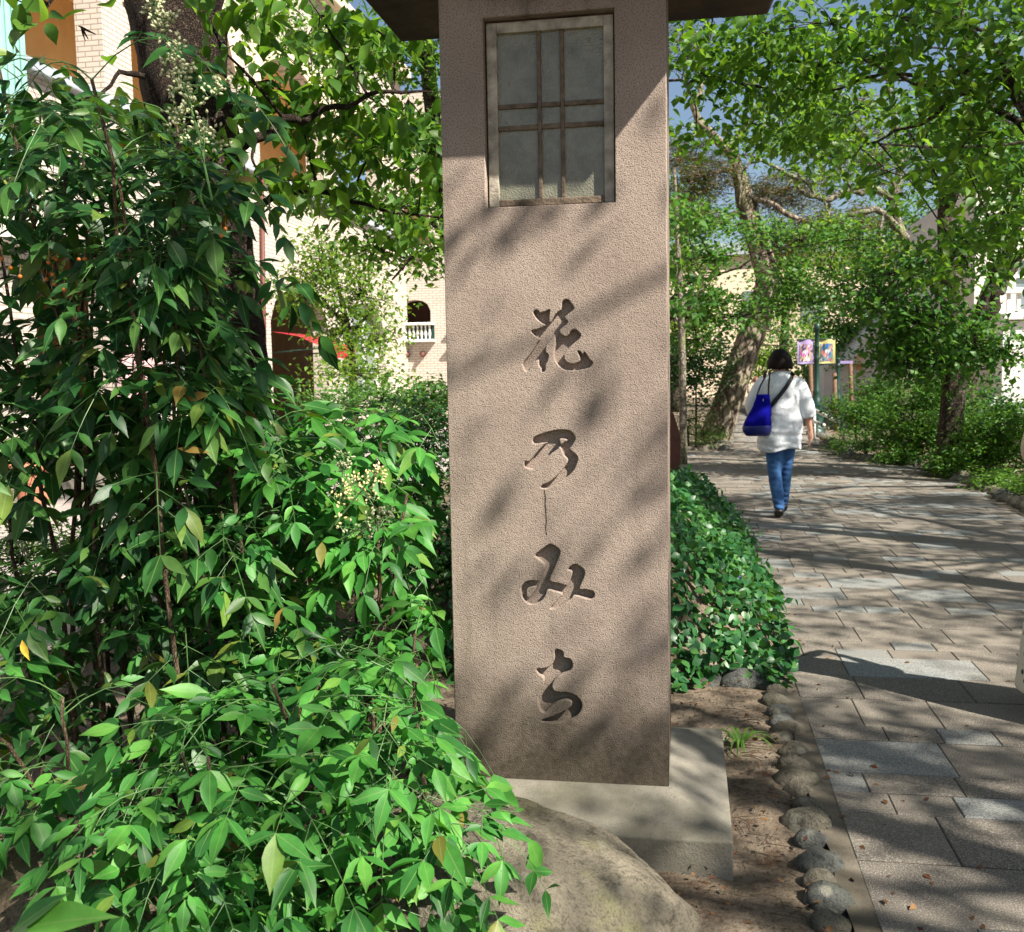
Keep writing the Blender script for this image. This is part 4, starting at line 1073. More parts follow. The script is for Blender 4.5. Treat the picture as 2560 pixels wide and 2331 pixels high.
pine = make_tree('leaning_pine', 'old pine with plated bark, its thick trunk leaning right beside the path',
    [(b[0] - 0.1, b[1], 0, 0.32), A4(1800, 1060, 20, 0.280), A4(1838, 950, 20, 0.260), A4(1878, 840, 20, 0.245), A4(1912, 740, 20, 0.230), A4(1918, 690, 20, 0.225), A4(1896, 610, 20, 0.208), A4(1868, 520, 20, 0.187), A4(1848, 440, 20, 0.124), A4(1820, 350, 20, 0.099)],
    [[A4(1835, 390, 20, 0.093), A4(1770, 330, 20, 0.081), A4(1735, 275, 20, 0.068), A4(1760, 200, 20, 0.050), A4(1740, 80, 20, 0.031)],
     [A4(1825, 370, 20, 0.081), A4(1880, 300, 20, 0.062), A4(1960, 240, 20, 0.043), A4(2080, 180, 20, 0.025)],
     [A4(1855, 480, 20, 0.050), A4(1960, 530, 19.6, 0.051), A4(2080, 580, 19.4, 0.025)],
     [A4(1865, 520, 20, 0.060), A4(1780, 560, 19.8, 0.043), A4(1690, 540, 19.8, 0.025)]],
    [C(1760, 440, 19.8, 110, 60, 0.9, 3150), C(1720, 540, 19.8, 90, 60, 0.9, 2729), C(1960, 480, 20.4, 130, 50, 0.9, 3570), C(2080, 570, 19.8, 130, 60, 0.9, 3570), C(1930, 600, 20.4, 90, 50, 0.8, 1890),
     C(2200, 400, 21, 160, 90, 1, 3150), C(1700, 380, 20, 90, 40, 0.8, 1469), C(2060, 330, 21, 150, 60, 1, 1890), C(1980, 250, 20, 110, 30, 0.8, 1050), C(1720, 110, 20, 100, 60, 0.8, 1260)],
    M['needle'], M['bark_pine'], leaf=0.15, lwid=0.06, twig=0.01, seg=26, wob=0.05, spread=0.09, droop=0.15)
b = upright(1708, 1000, 15.5)
make_tree('slender_tree', 'slender straight sapling just right of the pillar edge',
    [(b[0], b[1], 0, 0.06), A4(1706, 900, 15.5, 0.052), A4(1702, 760, 15.5, 0.045), A4(1694, 600, 15.5, 0.035), A4(1686, 420, 15.5, 0.02)],
    [[A4(1702, 820, 15.5, 0.03), A4(1678, 760, 15.5, 0.02)], [A4(1700, 800, 15.5, 0.025), A4(1760, 720, 15.2, 0.012)]],
    [C(1690, 660, 12, 60, 50, 0.3, 60), C(1740, 690, 12, 50, 30, 0.3, 40), C(1700, 760, 11.5, 40, 40, 0.3, 40), C(1710, 560, 13, 60, 60, 0.3, 120)], M['maple'], M['bark_grey'], leaf=0.12, w=0.36, twig=0.006)
b = upright(1620, 900, 17)
make_tree('maple_tree', 'layered green maple sprays spreading across the pine trunk',
    [(b[0], b[1], 0, 0.1), A4(1615, 800, 17, 0.08), A4(1600, 500, 17, 0.05)],
    [[A4(1615, 780, 17, 0.04), A4(1760, 700, 16.6, 0.022), A4(1900, 640, 16.4, 0.01)], [A4(1615, 800, 17, 0.04), A4(1780, 790, 16.5, 0.022), A4(1930, 780, 16.2, 0.01)]],
    [C(1780, 640, 16.5, 110, 40, 0.7, 700), C(1760, 740, 16.3, 100, 40, 0.7, 650), C(1830, 790, 16, 110, 45, 0.7, 700), C(1960, 700, 17.5, 110, 60, 0.8, 800), C(2030, 760, 18, 110, 36, 0.8, 700), C(1940, 830, 25, 90, 50, 0.8, 600), C(1740, 850, 17, 80, 40, 0.6, 450), C(2080, 690, 18.5, 100, 60, 0.8, 600), C(1740, 560, 16, 80, 50, 0.6, 450), C(1850, 560, 15.5, 100, 40, 0.6, 350), C(2000, 600, 16, 110, 45, 0.6, 450), C(2150, 600, 16, 110, 50, 0.6, 450), C(2060, 880, 26, 70, 50, 0.6, 400)],
    M['maple'], M['bark_dark'], leaf=0.095, w=0.32, twig=0.006, spread=0.14, droop=0.25)
for i, (x, Y, cl, lab, mt_) in enumerate((
    (1690, 36, [(1700, 650, 90, 110), (1720, 800, 90, 80), (1700, 500, 80, 90)], 'pale hazy tree at the end of the path, left of the pine', 'bright'),
    (1960, 40, [(1960, 760, 100, 110), (1990, 620, 110, 90), (2040, 880, 80, 70), (1900, 900, 60, 70)], 'pale hazy tree at the end of the path, behind the banners', 'bright'),
    (2180, 34, [(2180, 700, 120, 100), (2240, 560, 130, 100), (2120, 820, 70, 60), (2060, 930, 60, 50)], 'far sunlit tree behind the mossy branch', 'maple'),
    (2420, 34, [(2420, 520, 140, 120), (2540, 420, 120, 100), (2330, 640, 100, 90)], 'far sunlit tree over the white building', 'bright'))):
    b = upright(x, 900, Y)
    make_tree('background_tree', lab, [(b[0], b[1], 0, 0.22), (b[0], b[1], 2.5, 0.18), (b[0] + 0.2, b[1], 6, 0.08)], [], [C(a, c, Y, rx, ry, 1.6, 1500) for (a, c, rx, ry) in cl], M[mt_], M['bark_dark'], leaf=0.16, w=0.32, twig=0.015, spread=0.3, group='trees at the far end of the path')

# bushes
bush('evergreen_shrub', 'dark rounded evergreen shrub at the foot of the slender sapling', 1740, 1000, 19.2, [C(1740, 945, 19.2, 85, 75, 0.7, 1700), C(1780, 880, 19.4, 60, 50, 0.6, 600), C(1700, 900, 19.2, 60, 60, 0.6, 700)], M['darkleaf'], 0.09)
bush('low_shrub', 'low fine-leaved bush below the dark shrub in the left bed', 1730, 1090, 18.9, [C(1720, 1050, 18.9, 70, 45, 0.5, 1300), C(1760, 1085, 18.7, 60, 35, 0.4, 900)], M['feather'], 0.06, 0.14)
bush('feathery_bush', 'feathery green bush beside the lamp post and white rail', 2150, 1080, 18.2, [C(2140, 1035, 18.4, 80, 55, 0.5, 2300), C(2190, 1000, 19, 90, 60, 0.6, 2300)], M['feather'], 0.09, 0.17)
bush('feathery_bush', 'low rounded bush bulging into the path on the right', 2170, 1130, 16.9, [C(2165, 1110, 16.9, 75, 38, 0.5, 1900), C(2110, 1105, 17.1, 35, 35, 0.3, 600)], M['feather'], 0.06, 0.14)
bush('feathery_bush', 'broad feathery bush under the dark cherry trunk', 2320, 1080, 15.8, [C(2290, 1070, 16, 110, 80, 0.6, 4200), C(2390, 1090, 15.4, 100, 80, 0.6, 3800), C(2330, 985, 16.0, 120, 50, 0.6, 2200), C(2250, 1150, 15.4, 70, 30, 0.3, 900)], M['feather'], 0.085, 0.18)
bush('feathery_bush', 'feathery bush at the right edge, in front of the cream wall', 2500, 1120, 14, [C(2490, 1100, 14, 100, 90, 0.6, 4200), C(2580, 1090, 13.6, 80, 100, 0.6, 2600), C(2420, 1160, 13.8, 100, 45, 0.5, 2600)], M['feather'], 0.08, 0.18)
bush('ground_cover_bush', 'bright low ground cover behind the right cobble edging', 2450, 1235, 11.6, [C(2410, 1180, 13.6, 70, 20, 0.4, 1300), C(2510, 1205, 12.2, 80, 24, 0.4, 1700), C(2600, 1225, 11.2, 60, 24, 0.4, 900)], M['grassy'], 0.07, 0.16)
# dark hedge behind the bushes so that the bed closes
bush('hedge_shrub', 'dark leafy hedge behind the feathery bushes on the right', 2400, 1000, 19.5, [C(2300, 960, 19.5, 120, 80, 0.5, 1500), C(2420, 1000, 19, 110, 80, 0.5, 1400), C(2520, 1040, 18, 70, 50, 0.5, 800)], M['darkleaf'], 0.1)

# cherry trees standing right of the path, outside the frame: their crowns arch over it and dapple it
def dens(x, y):
    # crown density over (x, y), shaped to lay shade or sun on chosen spots
    d = 0.8
    for (cx, cy_, r, v) in ((0.6, 1.3, 0.9, 1.9), (0.3, 2.9, 1.0, 1.8), (1.4, 0.9, 0.6, 1.5), (1.9, 0.55, 0.45, 1.3), (1.7, 1.05, 0.45, 1.7), (2.5, -0.25, 0.7, 0.35), (5.2, 0.6, 1.0, 1.4), (4.0, 8.0, 1.2, 1.7)):
        w = math.exp(-((x - cx) ** 2 + (y - cy_) ** 2) / (r * r)); d = d * (1 - w) + v * w
    if 4.5 < y < 9.5 and x > 3: d = max(d, 0.95)
    if y >= 9.5 and x > 3.4: d = 0.25
    return d
cr = random.Random(11)
def crowns(x0, x1, y0, y1, z0, z1, step=0.95):
    out = []
    x = x0
    while x < x1:
        y = y0
        while y < y1:
            cx, cy_ = x + cr.uniform(-0.3, 0.3), y + cr.uniform(-0.3, 0.3)
            d = dens(cx, cy_) * cr.choice((0.15, 0.4, 0.9, 1.2, 1.6))
            n = int(400 * d * step * step)
            if n > 20:
                z_ = cr.uniform(z0, z1); k_z = z_ - 4.7      # slid along the sun ray so the shadow keeps its place
                out.append((np.array([cx + 0.833 * k_z, cy_ - 0.528 * k_z, z_]), (0.62, 0.62, 0.3), n))
            y += step
        x += step
    return out
SHADE = [
    ('cherry tree overhanging the pillar from beside the camera', (5.0, 0.4), crowns(-0.4, 7.4, -1.6, 3.6, 5.4, 6.8)),
    ('second cherry tree arching over the path from the right', (5.4, 6.4), crowns(1.6, 8.2, 3.6, 8.6, 5.0, 6.6)),
    ('third cherry tree arching over the path from the right', (5.8, 11.5), crowns(1.8, 8.2, 8.6, 14.2, 3.9, 5.8))]
for lab, (tx, ty), cl in SHADE:
    lb = []
    for k in range(7):
        far_ = [q for q in cl if q[0][0] > tx - 1.4]
        c = far_[cr.randrange(len(far_))][0]
        lb.append([(tx, ty, 2.2 + 0.15 * k, 0.09), ((tx + c[0]) / 2, (ty + c[1]) / 2, c[2] * 0.8, 0.05), (c[0], c[1], c[2], 0.015)])
    make_tree('cherry_tree', lab, [(tx, ty, 0, 0.24), (tx - 0.1, ty, 1.5, 0.2), (tx - 0.3, ty + 0.1, 3.2, 0.15), (tx - 0.4, ty + 0.2, 6, 0.07)], lb, cl, M['cherry'], M['bark_dark'], leaf=0.1, w=0.29, twig=0.006, spread=0.2, group='cherry trees along the path')
# leafy boughs of the near crown that hang into the picture
b = (4.6, 5.2)
make_tree('cherry_tree', 'near cherry boughs with dark twigs filling the upper right corner', [(b[0], b[1], 0, 0.2), (b[0] - 0.1, b[1], 1.6, 0.17), (b[0] - 0.3, b[1] + 0.2, 3.0, 0.13), (b[0] - 0.5, b[1] + 0.6, 4.6, 0.06)],
    [[A4(2760, 560, 6.2, 0.05), A4(2520, 200, 6.4, 0.032), A4(2450, 70, 6.6, 0.028), A4(2370, 20, 6.8, 0.02), A4(2340, -80, 7, 0.012)],
     [A4(2620, 330, 6.3, 0.03), A4(2500, 200, 6.6, 0.022), A4(2380, 180, 7.0, 0.016), A4(2200, 190, 7.4, 0.012), A4(2050, 215, 7.8, 0.008), A4(1900, 200, 8.2, 0.006)],
     [A4(2660, 420, 6.3, 0.03), A4(2480, 260, 6.8, 0.02), A4(2300, 300, 7.3, 0.013), A4(2150, 370, 7.8, 0.007)],
     [A4(2300, 190, 7.2, 0.014), A4(2080, 150, 7.6, 0.012), A4(1880, 190, 8.0, 0.014), A4(1680, 205, 8.4, 0.012), A4(1560, 240, 8.8, 0.006)],
     [A4(2480, 230, 6.8, 0.016), A4(2440, 300, 6.9, 0.011), A4(2400, 380, 7, 0.006)]],
    [C(2250, 40, 6.4, 150, 60, 0.5, 172), C(2420, 60, 6.0, 130, 70, 0.5, 158), C(2080, 60, 7, 160, 70, 0.6, 259), C(1900, 80, 7.6, 150, 60, 0.6, 302), C(1740, 140, 8, 110, 40, 0.5, 244), C(1860, 170, 8, 150, 40, 0.5, 273), C(2020, 180, 7.6, 150, 40, 0.5, 237),
     C(2200, 150, 7.0, 150, 60, 0.5, 216), C(2380, 180, 6.5, 120, 60, 0.5, 158), C(2520, 160, 6.2, 90, 80, 0.5, 144), C(2300, 290, 7.2, 140, 50, 0.5, 187), C(2120, 290, 7.6, 130, 50, 0.5, 187), C(1960, 250, 7.9, 120, 30, 0.4, 129), C(2480, 330, 6.6, 100, 70, 0.5, 172), C(1720, 240, 8.4, 60, 30, 0.3, 50), C(2560, 60, 5.8, 80, 80, 0.4, 93), C(1780, 40, 8.4, 120, 50, 0.6, 302), C(2560, 450, 6.4, 70, 90, 0.4, 144), C(1740, 330, 8.8, 80, 50, 0.4, 122), C(1880, 310, 8.6, 100, 50, 0.4, 172), C(1820, 240, 8.4, 90, 40, 0.4, 115), C(2020, 320, 8.6, 110, 50, 0.4, 187), C(1960, 380, 9, 90, 40, 0.4, 79), C(2090, 400, 8.6, 90, 50, 0.4, 93), C(2220, 430, 8, 110, 60, 0.5, 129), C(2360, 470, 7.6, 110, 70, 0.5, 144), C(2480, 560, 7.4, 100, 80, 0.4, 187), C(2420, 660, 8, 100, 60, 0.4, 144), C(2530, 660, 7.6, 50, 60, 0.3, 64)],
    M['cherry'], M['bark_dark'], leaf=0.086, w=0.27, twig=0.0035, spread=0.13, hi=True, group='cherry trees along the path')

# ------------------------------------------------------------------ ground cover
def mound_h(x, y):
    a = min(1, max(0, (0.50 + 0.03 * math.sin(y * 2.3) - x - max(0, y - 8.3) * 0.08) / 0.85)); a = a * a * (3 - 2 * a)
    f = min(1, max(0, (y - 4.4 - 0.1 * math.sin(x * 9)) / 0.7)); f = f * f * (3 - 2 * f)
    e = min(1, max(0, (10.3 - y) / 1.0)); e = e * e * (3 - 2 * e)
    return (0.60 + 0.16 * mnoise.noise(Vector((x * 2.4, y * 1.9, 5)))) * math.sqrt(a) * f * e
vn = empty('periwinkle_bed', (0.1, 6.5, 0), 'mounded bed of dark green periwinkle between pillar and path', 'ground cover'); vn['kind'] = 'stuff'
P = []; Nn = []
while len(P) < 15000:
    x = RNG.uniform(-1.2, 0.56); y = 4.35 + 6 * RNG.random() ** 1.25
    h = mound_h(x, y)
    if h < 0.012: continue
    e = 0.02; gx_, gy_ = (mound_h(x + e, y) - h) / e, (mound_h(x, y + e) - h) / e
    n = unit(np.array([-gx_, -gy_, 1.0]))
    P.append(np.array([x, y, h]) + n * (RNG.normal() * 0.035 + 0.02 + (0.05 * RNG.random() if RNG.random() < 0.12 else 0))); Nn.append(n)
P = np.array(P); Nn = np.array(Nn)
D = RNG.normal(size=P.shape) + Nn * 0.2 + np.array([0.5, -0.3, -0.35])
cloud('foliage', P, D, Nn + RNG.normal(size=P.shape) * 0.35, RNG.uniform(0.04, 0.068, len(P)), 0.33, M['vinca'], vn, hi=True)
xs = np.linspace(-1.3, 0.6, 40); ys = np.linspace(4.3, 10.4, 70)
V = [(x, y, mound_h(x, y) - 0.03) for y in ys for x in xs]
idx = np.arange(70 * 40).reshape(70, 40)
Fa = np.stack([idx[:-1, :-1], idx[:-1, 1:], idx[1:, 1:], idx[1:, :-1]], -1).reshape(-1, 4)
obj('soil_mound', npmesh('soil_mound', V, Fa, smooth=True), M['soil'], vn)
for (x, y, Y) in ((1792, 1202, 8), (1768, 1316, 7), (1848, 1328, 6.8), (1815, 1320, 6.9), (1845, 1455, 6.2)):
    p = gnd(x, y, 0.25); h = mound_h(p.x, p.y)
    me = MB()
    for k in range(5):
        a = k * 1.2566
        me.add([(0, 0, 0), (0.012 * math.cos(a - 0.5), 0.012 * math.sin(a - 0.5), 0.004), (0.022 * math.cos(a), 0.022 * math.sin(a), 0.002), (0.012 * math.cos(a + 0.5), 0.012 * math.sin(a + 0.5), 0.004)], [(0, 1, 2, 3)])
    o = obj('flower', me.mesh('flower'), M['petal'], vn, (p.x, p.y, h + 0.05)); o.rotation_euler = (0.9, 0, 0.3)
# tuft of strap leaves by the plinth
g0 = gnd(1850, 1868)
tf = empty('grass_tuft', (g0.x, g0.y, 0), 'tuft of arching strap-like grass beside the plinth', 'grass tuft')
for k in range(26):
    a = RNG.uniform(0, 6.28); L = RNG.uniform(0.12, 0.21); s = np.array([math.cos(a), math.sin(a), 0]); sd = np.array([-s[1], s[0], 0])
    mb = MB(); pts = []
    for t in np.linspace(0, 1, 7):
        c = np.array([g0.x, g0.y, 0.0]) + s * L * (0.75 * t) + np.array([0, 0, L * (1.1 * t - 1.05 * t * t)]); w_ = 0.0045 * (1 - t ** 2.5) + 0.0004
        pts += [c + sd * w_, c - sd * w_]
    mb.add(pts, [(2*i, 2*i+1, 2*i+3, 2*i+2) for i in range(6)]); mb.build('blade', M['grassy'], tf, smooth=True)
# fallen leaves, twigs and grit on the soil
P = []; 
for k in range(1500):
    x, y = RNG.uniform(-1.9, 0.34), RNG.uniform(1.8, 6.3)
    if x > 0.16 and y < 4.6 and RNG.random() < 0.45: x = RNG.normal(0.30, 0.05); x = min(x, 0.345)
    P.append((x, y, 0.03 + 0.012 * RNG.random()))
for k in range(170):
    y = RNG.uniform(2.3, 9.5); P.append((0.44 + abs(RNG.normal() * 0.25) + (RNG.uniform(0, 2.6) if RNG.random() < 0.4 else 0), y, 0.026))
P = np.array(P)
lit = cloud('leaf_litter', P, RNG.normal(size=P.shape) * np.array([1, 1, 0.15]), RNG.normal(size=P.shape) * 0.35 + np.array([0, 0, 1]), RNG.uniform(0.012, 0.035, len(P)), 0.25, M['litter'])
tag(lit, 'scattered brown fallen leaves on the bare soil', 'fallen leaves', kind='stuff')
mb = MB()
for k in range(60):
    x, y, a = RNG.uniform(0.14, 0.33), RNG.uniform(2.2, 4.4), RNG.uniform(0, 6.28); L = RNG.uniform(0.03, 0.11)
    mb.tube(spline([(x, y, 0.028), (x + L * 0.5 * math.cos(a), y + L * 0.5 * math.sin(a), 0.034), (x + L * math.cos(a + 0.2), y + L * math.sin(a + 0.2), 0.028)], 5), [0.0014, 0.0013, 0.0012, 0.001, 0.0007], 4)
tw = mb.build('twig_litter', M['cane']); tag(tw, 'thin broken twigs scattered on the soil by the plinth', 'twigs', kind='stuff')
mb = MB()
for k in range(900):
    x, y, s = RNG.uniform(-1.2, 0.34), RNG.uniform(1.9, 5.2), RNG.uniform(0.002, 0.0065)
    if x < 0.14 and y > 2.7 and y < 3.8: continue
    mb.lathe((x, y, 0.022 + RNG.uniform(-0.004, 0.01)), [(s * 0.4, -s * 0.6), (s, 0), (s * 0.5, s * 0.6)], 5)
gr = mb.build('gravel', M['cobble'], smooth=True); tag(gr, 'fine gravel bits on the soil', 'gravel', kind='stuff')

# ------------------------------------------------------------------ the shop arcade on the left
BX = -7.75                                   # facade plane, facing +X
arc = empty('shop_arcade', (BX, 16, 0), 'cream brick arcade building with ochre loggia, slate coping and teal pilaster', 'building')
def arch_wall(mbld, axis, c, d, u0, u1, z0, z1, opens, n=12):
    """a wall slab with arched openings. axis 'x': wall in plane X=c..c-d along Y; axis 'y': wall in plane Y=c..c+d along X.
    opens: (a0, a1, sill, spring, rise)"""
    def pt(u, z, k):
        return (c - d * k, u, z) if axis == 'x' else (u, c + d * k, z)
    def quad(u0_, u1_, za0, za1, zb0, zb1):
        # column between u0_ and u1_: lower edge za0..za1, upper edge zb0..zb1
        V = [pt(u0_, za0, 0), pt(u1_, za1, 0), pt(u1_, zb1, 0), pt(u0_, zb0, 0), pt(u0_, za0, 1), pt(u1_, za1, 1), pt(u1_, zb1, 1), pt(u0_, zb0, 1)]
        mbld.add(V, [(0,1,2,3),(4,7,6,5),(0,4,5,1),(3,2,6,7),(1,5,6,2),(0,3,7,4)])
    cur = u0
    for (a0, a1, sill, spring, rise) in sorted(opens):
        if a0 > cur: quad(cur, a0, z0, z0, z1, z1)
        if sill > z0: quad(a0, a1, z0, z0, sill, sill)
        for i in range(n):
            t0, t1 = i / n, (i + 1) / n
            f = lambda t: spring + rise * math.sqrt(max(0, 1 - (2 * t - 1) ** 2))
            quad(a0 + (a1 - a0) * t0, a0 + (a1 - a0) * t1, f(t0), f(t1), z1, z1)
        cur = a1
    if cur < u1: quad(cur, u1, z0, z0, z1, z1)
    return mbld
ys0, ys1 = 3.0, 28.0
bays = [(7.3, 9.9), (11.1, 13.08), (13.8, 17.2), (18.2, 21.6), (22.5, 25.9)]
low = [(a + 0.15, b - 0.15, 0.0 if i % 2 else 0.9, 2.5, 0.7) for i, (a, b) in enumerate(bays)]
arch_wall(MB(), 'x', BX, 0.35, ys0, ys1, 0, 5.1, low).build('lower_wall', M['brick_cream'], arc)
arch_wall(MB(), 'x', BX - 0.02, 0.4, ys0, ys1, 5.25, 9.5, [(a, b, 5.25, 6.7, 0.95) for a, b in bays]).build('upper_wall', M['brick_cream'], arc)
MB().box(BX - 0.45, BX + 0.14, ys0, ys1, 5.101, 5.249).build('coping', M['coping'], arc, bevel=0.02)
MB().box(BX - 2.6, BX - 2.4, ys0, ys1, 0, 9.5).build('loggia_back_wall', M['ochre'], arc)
MB().box(BX - 2.39, BX - 0.46, ys0, ys1, 7.75, 7.95).build('loggia_ceiling', M['ochre'], arc)
MB().box(BX - 2.39, BX - 0.46, ys0, ys1, 4.3, 4.5).build('loggia_floor', M['cream'], arc)
MB().box(BX - 2.8, BX + 0.3, ys0, ys1, 9.501, 9.8).build('cornice', M['cream'], arc, bevel=0.04)
for (a, b) in bays:
    arch_wall(MB(), 'x', BX + 0.03, 0.06, a - 0.18, b + 0.18, 6.7, 7.9, [(a, b, 6.7, 6.7, 0.95)]).build('arch_trim', M['cream'], arc)
for i, (a, b) in enumerate(bays):
    if i % 2 == 0:
        w = MB().box(BX - 0.30, BX - 0.26, a + 0.16, b - 0.16, 0.9, 3.2).build('window', M['glass'], arc)
        for t in (0.0, 0.33, 0.66, 1.0):
            y = a + 0.18 + (b - a - 0.42) * t
            MB().box(BX - 0.255, BX - 0.20, y, y + 0.06, 0.9, 3.15).build('mullion', M['white'], w)
    else:
        MB().box(BX - 2.38, BX - 2.36, a, b, 0, 3.0).build('shop_back', M['pinkish'], arc)
# fluted teal pilaster
tz0, tz1 = 3.3, 6.4
pv = MB().box(BX + 0.001, BX + 0.25, 10.12, 10.99, tz0, tz1).build('pilaster', M['teal'], arc)
for k in range(7):
    MB().box(BX + 0.2505, BX + 0.285, 10.15 + k * 0.12, 10.225 + k * 0.12, tz0 + 0.1, tz1 - 0.05).build('flute', M['teal'], pv, bevel=0.012)
MB().box(BX + 0.002, BX + 0.34, 10.05, 11.06, tz0 - 0.3, tz0 - 0.001).build('base', M['offwhite'], pv, bevel=0.02)
MB().tube([(BX + 0.06, 17.75, 0.0), (BX + 0.06, 18.05, 5.1)], 0.045, 8).build('downpipe', M['brown_board'], arc, smooth=True)
MB().box(BX + 0.001, BX + 0.16, ys0, ys1, 0.0, 0.34).build('stone_kerb', M['plinth'], arc)
# the wing that closes the view, facing the camera
wing = empty('arcade_wing', (-6, 28, 0), 'cream brick wing with arched openings, white balustrade and dark interior', 'building')
w0, w1 = at(985, 700, 28).x, -2.0
def zp(y, Y, x=1040): return at(x, y, Y).z
ox0, ox1 = at(992, 600, 28).x, at(1072, 600, 28).x
arch_wall(MB(), 'y', 28, 0.35, BX - 0.5, w1, 0, 9.2,
    [(ox0, ox1, zp(812, 28), zp(778, 28), zp(750, 28) - zp(778, 28)), (ox0 + 1.75, ox1 + 1.75, zp(812, 28), zp(778, 28), zp(750, 28) - zp(778, 28))]).build('front_wall', M['brick_cream'], wing)
MB().box(BX - 0.5, w1, 29.4, 29.5, 0, 9.2).build('inner_wall', M['dark'], wing)
MB().box(BX - 0.5, w1, 28.36, 29.39, zp(812, 28) - 0.12, zp(812, 28) - 0.02).build('inner_floor', M['ochre'], wing)
for dx in (0.0, 1.75):
    z0, z1 = zp(850, 28), zp(808, 28)
    bal = empty('balustrade', (0, 0, 0)); bal.parent = wing; bal.location = -wing.location
    MB().box(ox0 + dx - 0.12, ox1 + dx + 0.12, 27.72, 27.96, z1 - 0.07, z1).build('rail', M['white'], bal, bevel=0.01)
    MB().box(ox0 + dx - 0.15, ox1 + dx + 0.15, 27.70, 27.98, z0 - 0.07, z0).build('base', M['white'], bal, bevel=0.01)
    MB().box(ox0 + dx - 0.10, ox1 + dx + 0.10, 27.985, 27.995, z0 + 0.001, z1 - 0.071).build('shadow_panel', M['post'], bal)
    for k in range(9):
        x = ox0 + dx + (ox1 - ox0) * k / 8
        hh = z1 - z0 - 0.07
        MB().lathe((x, 27.84, z0), [(0.035, 0.001), (0.02, 0.04), (0.042, hh * 0.4), (0.018, hh * 0.75), (0.034, hh - 0.001)], 8).build('baluster', M['white'], bal, smooth=True)
    for xx in (0.25, 0.75):
        x = ox0 + dx + (ox1 - ox0) * xx; z = zp(888, 28)
        MB().tube([(x, 27.98, z), (x, 27.88, z + 0.03), (x, 27.78, z - 0.04)], [0.07, 0.08, 0.03], 8).build('spout', M['brown_board'], wing, smooth=True)
# second, larger opening: dark sheet paints its shade; white bench fronts above
uz0, uz1 = zp(640, 28), zp(520, 28)
MB().box(ox0 - 0.06, ox1 + 0.02, 27.99, 28.0 - 0.002, uz0, uz1).build('recess_shade', M['dark'], wing)
for k in range(2):
    MB().box(ox0 + 0.05 + k * 0.47, ox0 + 0.42 + k * 0.47, 27.86, 27.97, uz0 - 0.02, uz0 + 0.28).build('parapet_panel', M['white'], wing, bevel=0.03)
# red awning over a shop door
aw = empty('red_awning', (BX, 19.2, 2.0), 'red cloth awning over a shop door, seen through the leaves', 'awning')
V = []; Fs = []
a0 = 18.3; a1 = 20.3; zt, zb = 2.3, 2.0
nn = 12
for i in range(nn + 1):
    y = a0 + (a1 - a0) * i / nn
    V += [(BX + 0.03, y, zt), (BX + 0.55, y, zt - 0.1), (BX + 1.0, y, zb + 0.02 * math.sin(i * 2)), (BX + 1.01, y, zb - 0.2 - 0.02 * (i % 2))]
for i in range(nn):
    for j in range(3): Fs.append((4*i+j, 4*i+j+1, 4*i+5+j, 4*i+4+j))
MB().add(V, Fs).build('cloth', M['red'], aw)
for y in (a0 + 0.1, a1 - 0.1):
    MB().tube([(BX + 0.02, y, zb - 0.1), (BX + 0.98, y, zb - 0.02)], 0.015, 6).build('arm', M['post'], aw, smooth=True)
pk = MB().box(BX + 0.02, BX + 0.10, 12.9, 14.2, 1.0, 2.1)
o = pk.build('menu_board', plain('pink_poster', (0.55, 0.36, 0.36), 0.7, 0.15, 3), bevel=0.01); tag(o, 'pink poster board on the arcade wall behind the nandina', 'poster')
# terracotta pot on the shop pavement
pp = gnd(90, 1262); 
pot = empty('terracotta_pot', (pp.x, pp.y, 0.008), 'terracotta pot with leafy plant by the arcade wall at left', 'plant pot')
k_ = pp.y / F
R_ = 62 * k_
MB().lathe((pp.x, pp.y, 0.0085), [(R_ * 0.72, 0), (R_ * 0.76, 0.02), (R_ * 0.74, 0.05), (R_ * 0.95, 0.32), (R_ * 0.99, 0.40), (R_ * 1.08, 0.405), (R_ * 1.1, 0.49), (R_ * 0.98, 0.495), (R_ * 0.95, 0.44), (0.02, 0.43)], 28).build('pot', M['terracotta'], pot, smooth=True)
P = np.array([pp.x, pp.y, 0.62]) + RNG.normal(size=(240, 3)) * np.array([0.16, 0.16, 0.10]); D = RNG.normal(size=P.shape) + np.array([0, 0, 0.5])
cloud('foliage', P, D, RNG.normal(size=P.shape) + np.array([0, 0, 1]), RNG.uniform(0.06, 0.1, 240), 0.25, M['bright'], pot)
mb = MB()
for k in range(9): mb.tube([(pp.x, pp.y, 0.43), tuple(P[k * 11])], [0.006, 0.003], 5)
o = mb.build('stems', M['stem'], pot)

# ------------------------------------------------------------------ buildings on the right
rb = empty('white_building', (9, 25, 0), 'cream building with white balustrade and arched window at the right edge', 'building')
yb_ = 24.0
rx0_, rx1_ = at(2432, 900, yb_).x, 15.0
zt_ = 5.4
wx0, wx1 = at(2540, 700, yb_).x, at(2540, 700, yb_).x + 1.3
wz = at(2540, 775, yb_).z
arch_wall(MB(), 'y', yb_, 0.4, rx0_, rx1_, 0, zt_, [(wx0, wx1, wz, at(2540, 690, yb_).z, 0.55)]).build('front_wall', M['offwhite'], rb)
MB().box(rx0_, rx0_ + 0.4, yb_ + 0.401, yb_ + 9, 0, zt_).build('side_wall', M['offwhite'], rb)
win_r = MB().box(wx0, wx1, yb_ + 0.2, yb_ + 0.24, wz, at(2540, 690, yb_).z + 0.6).build('window', M['glass'], rb)
for k in range(4):
    MB().box(wx0 + k * 0.42 - 0.02, wx0 + k * 0.42 + 0.03, yb_ + 0.14, yb_ + 0.199, wz, at(2540, 690, yb_).z + 0.5).build('mullion', M['white'], win_r)
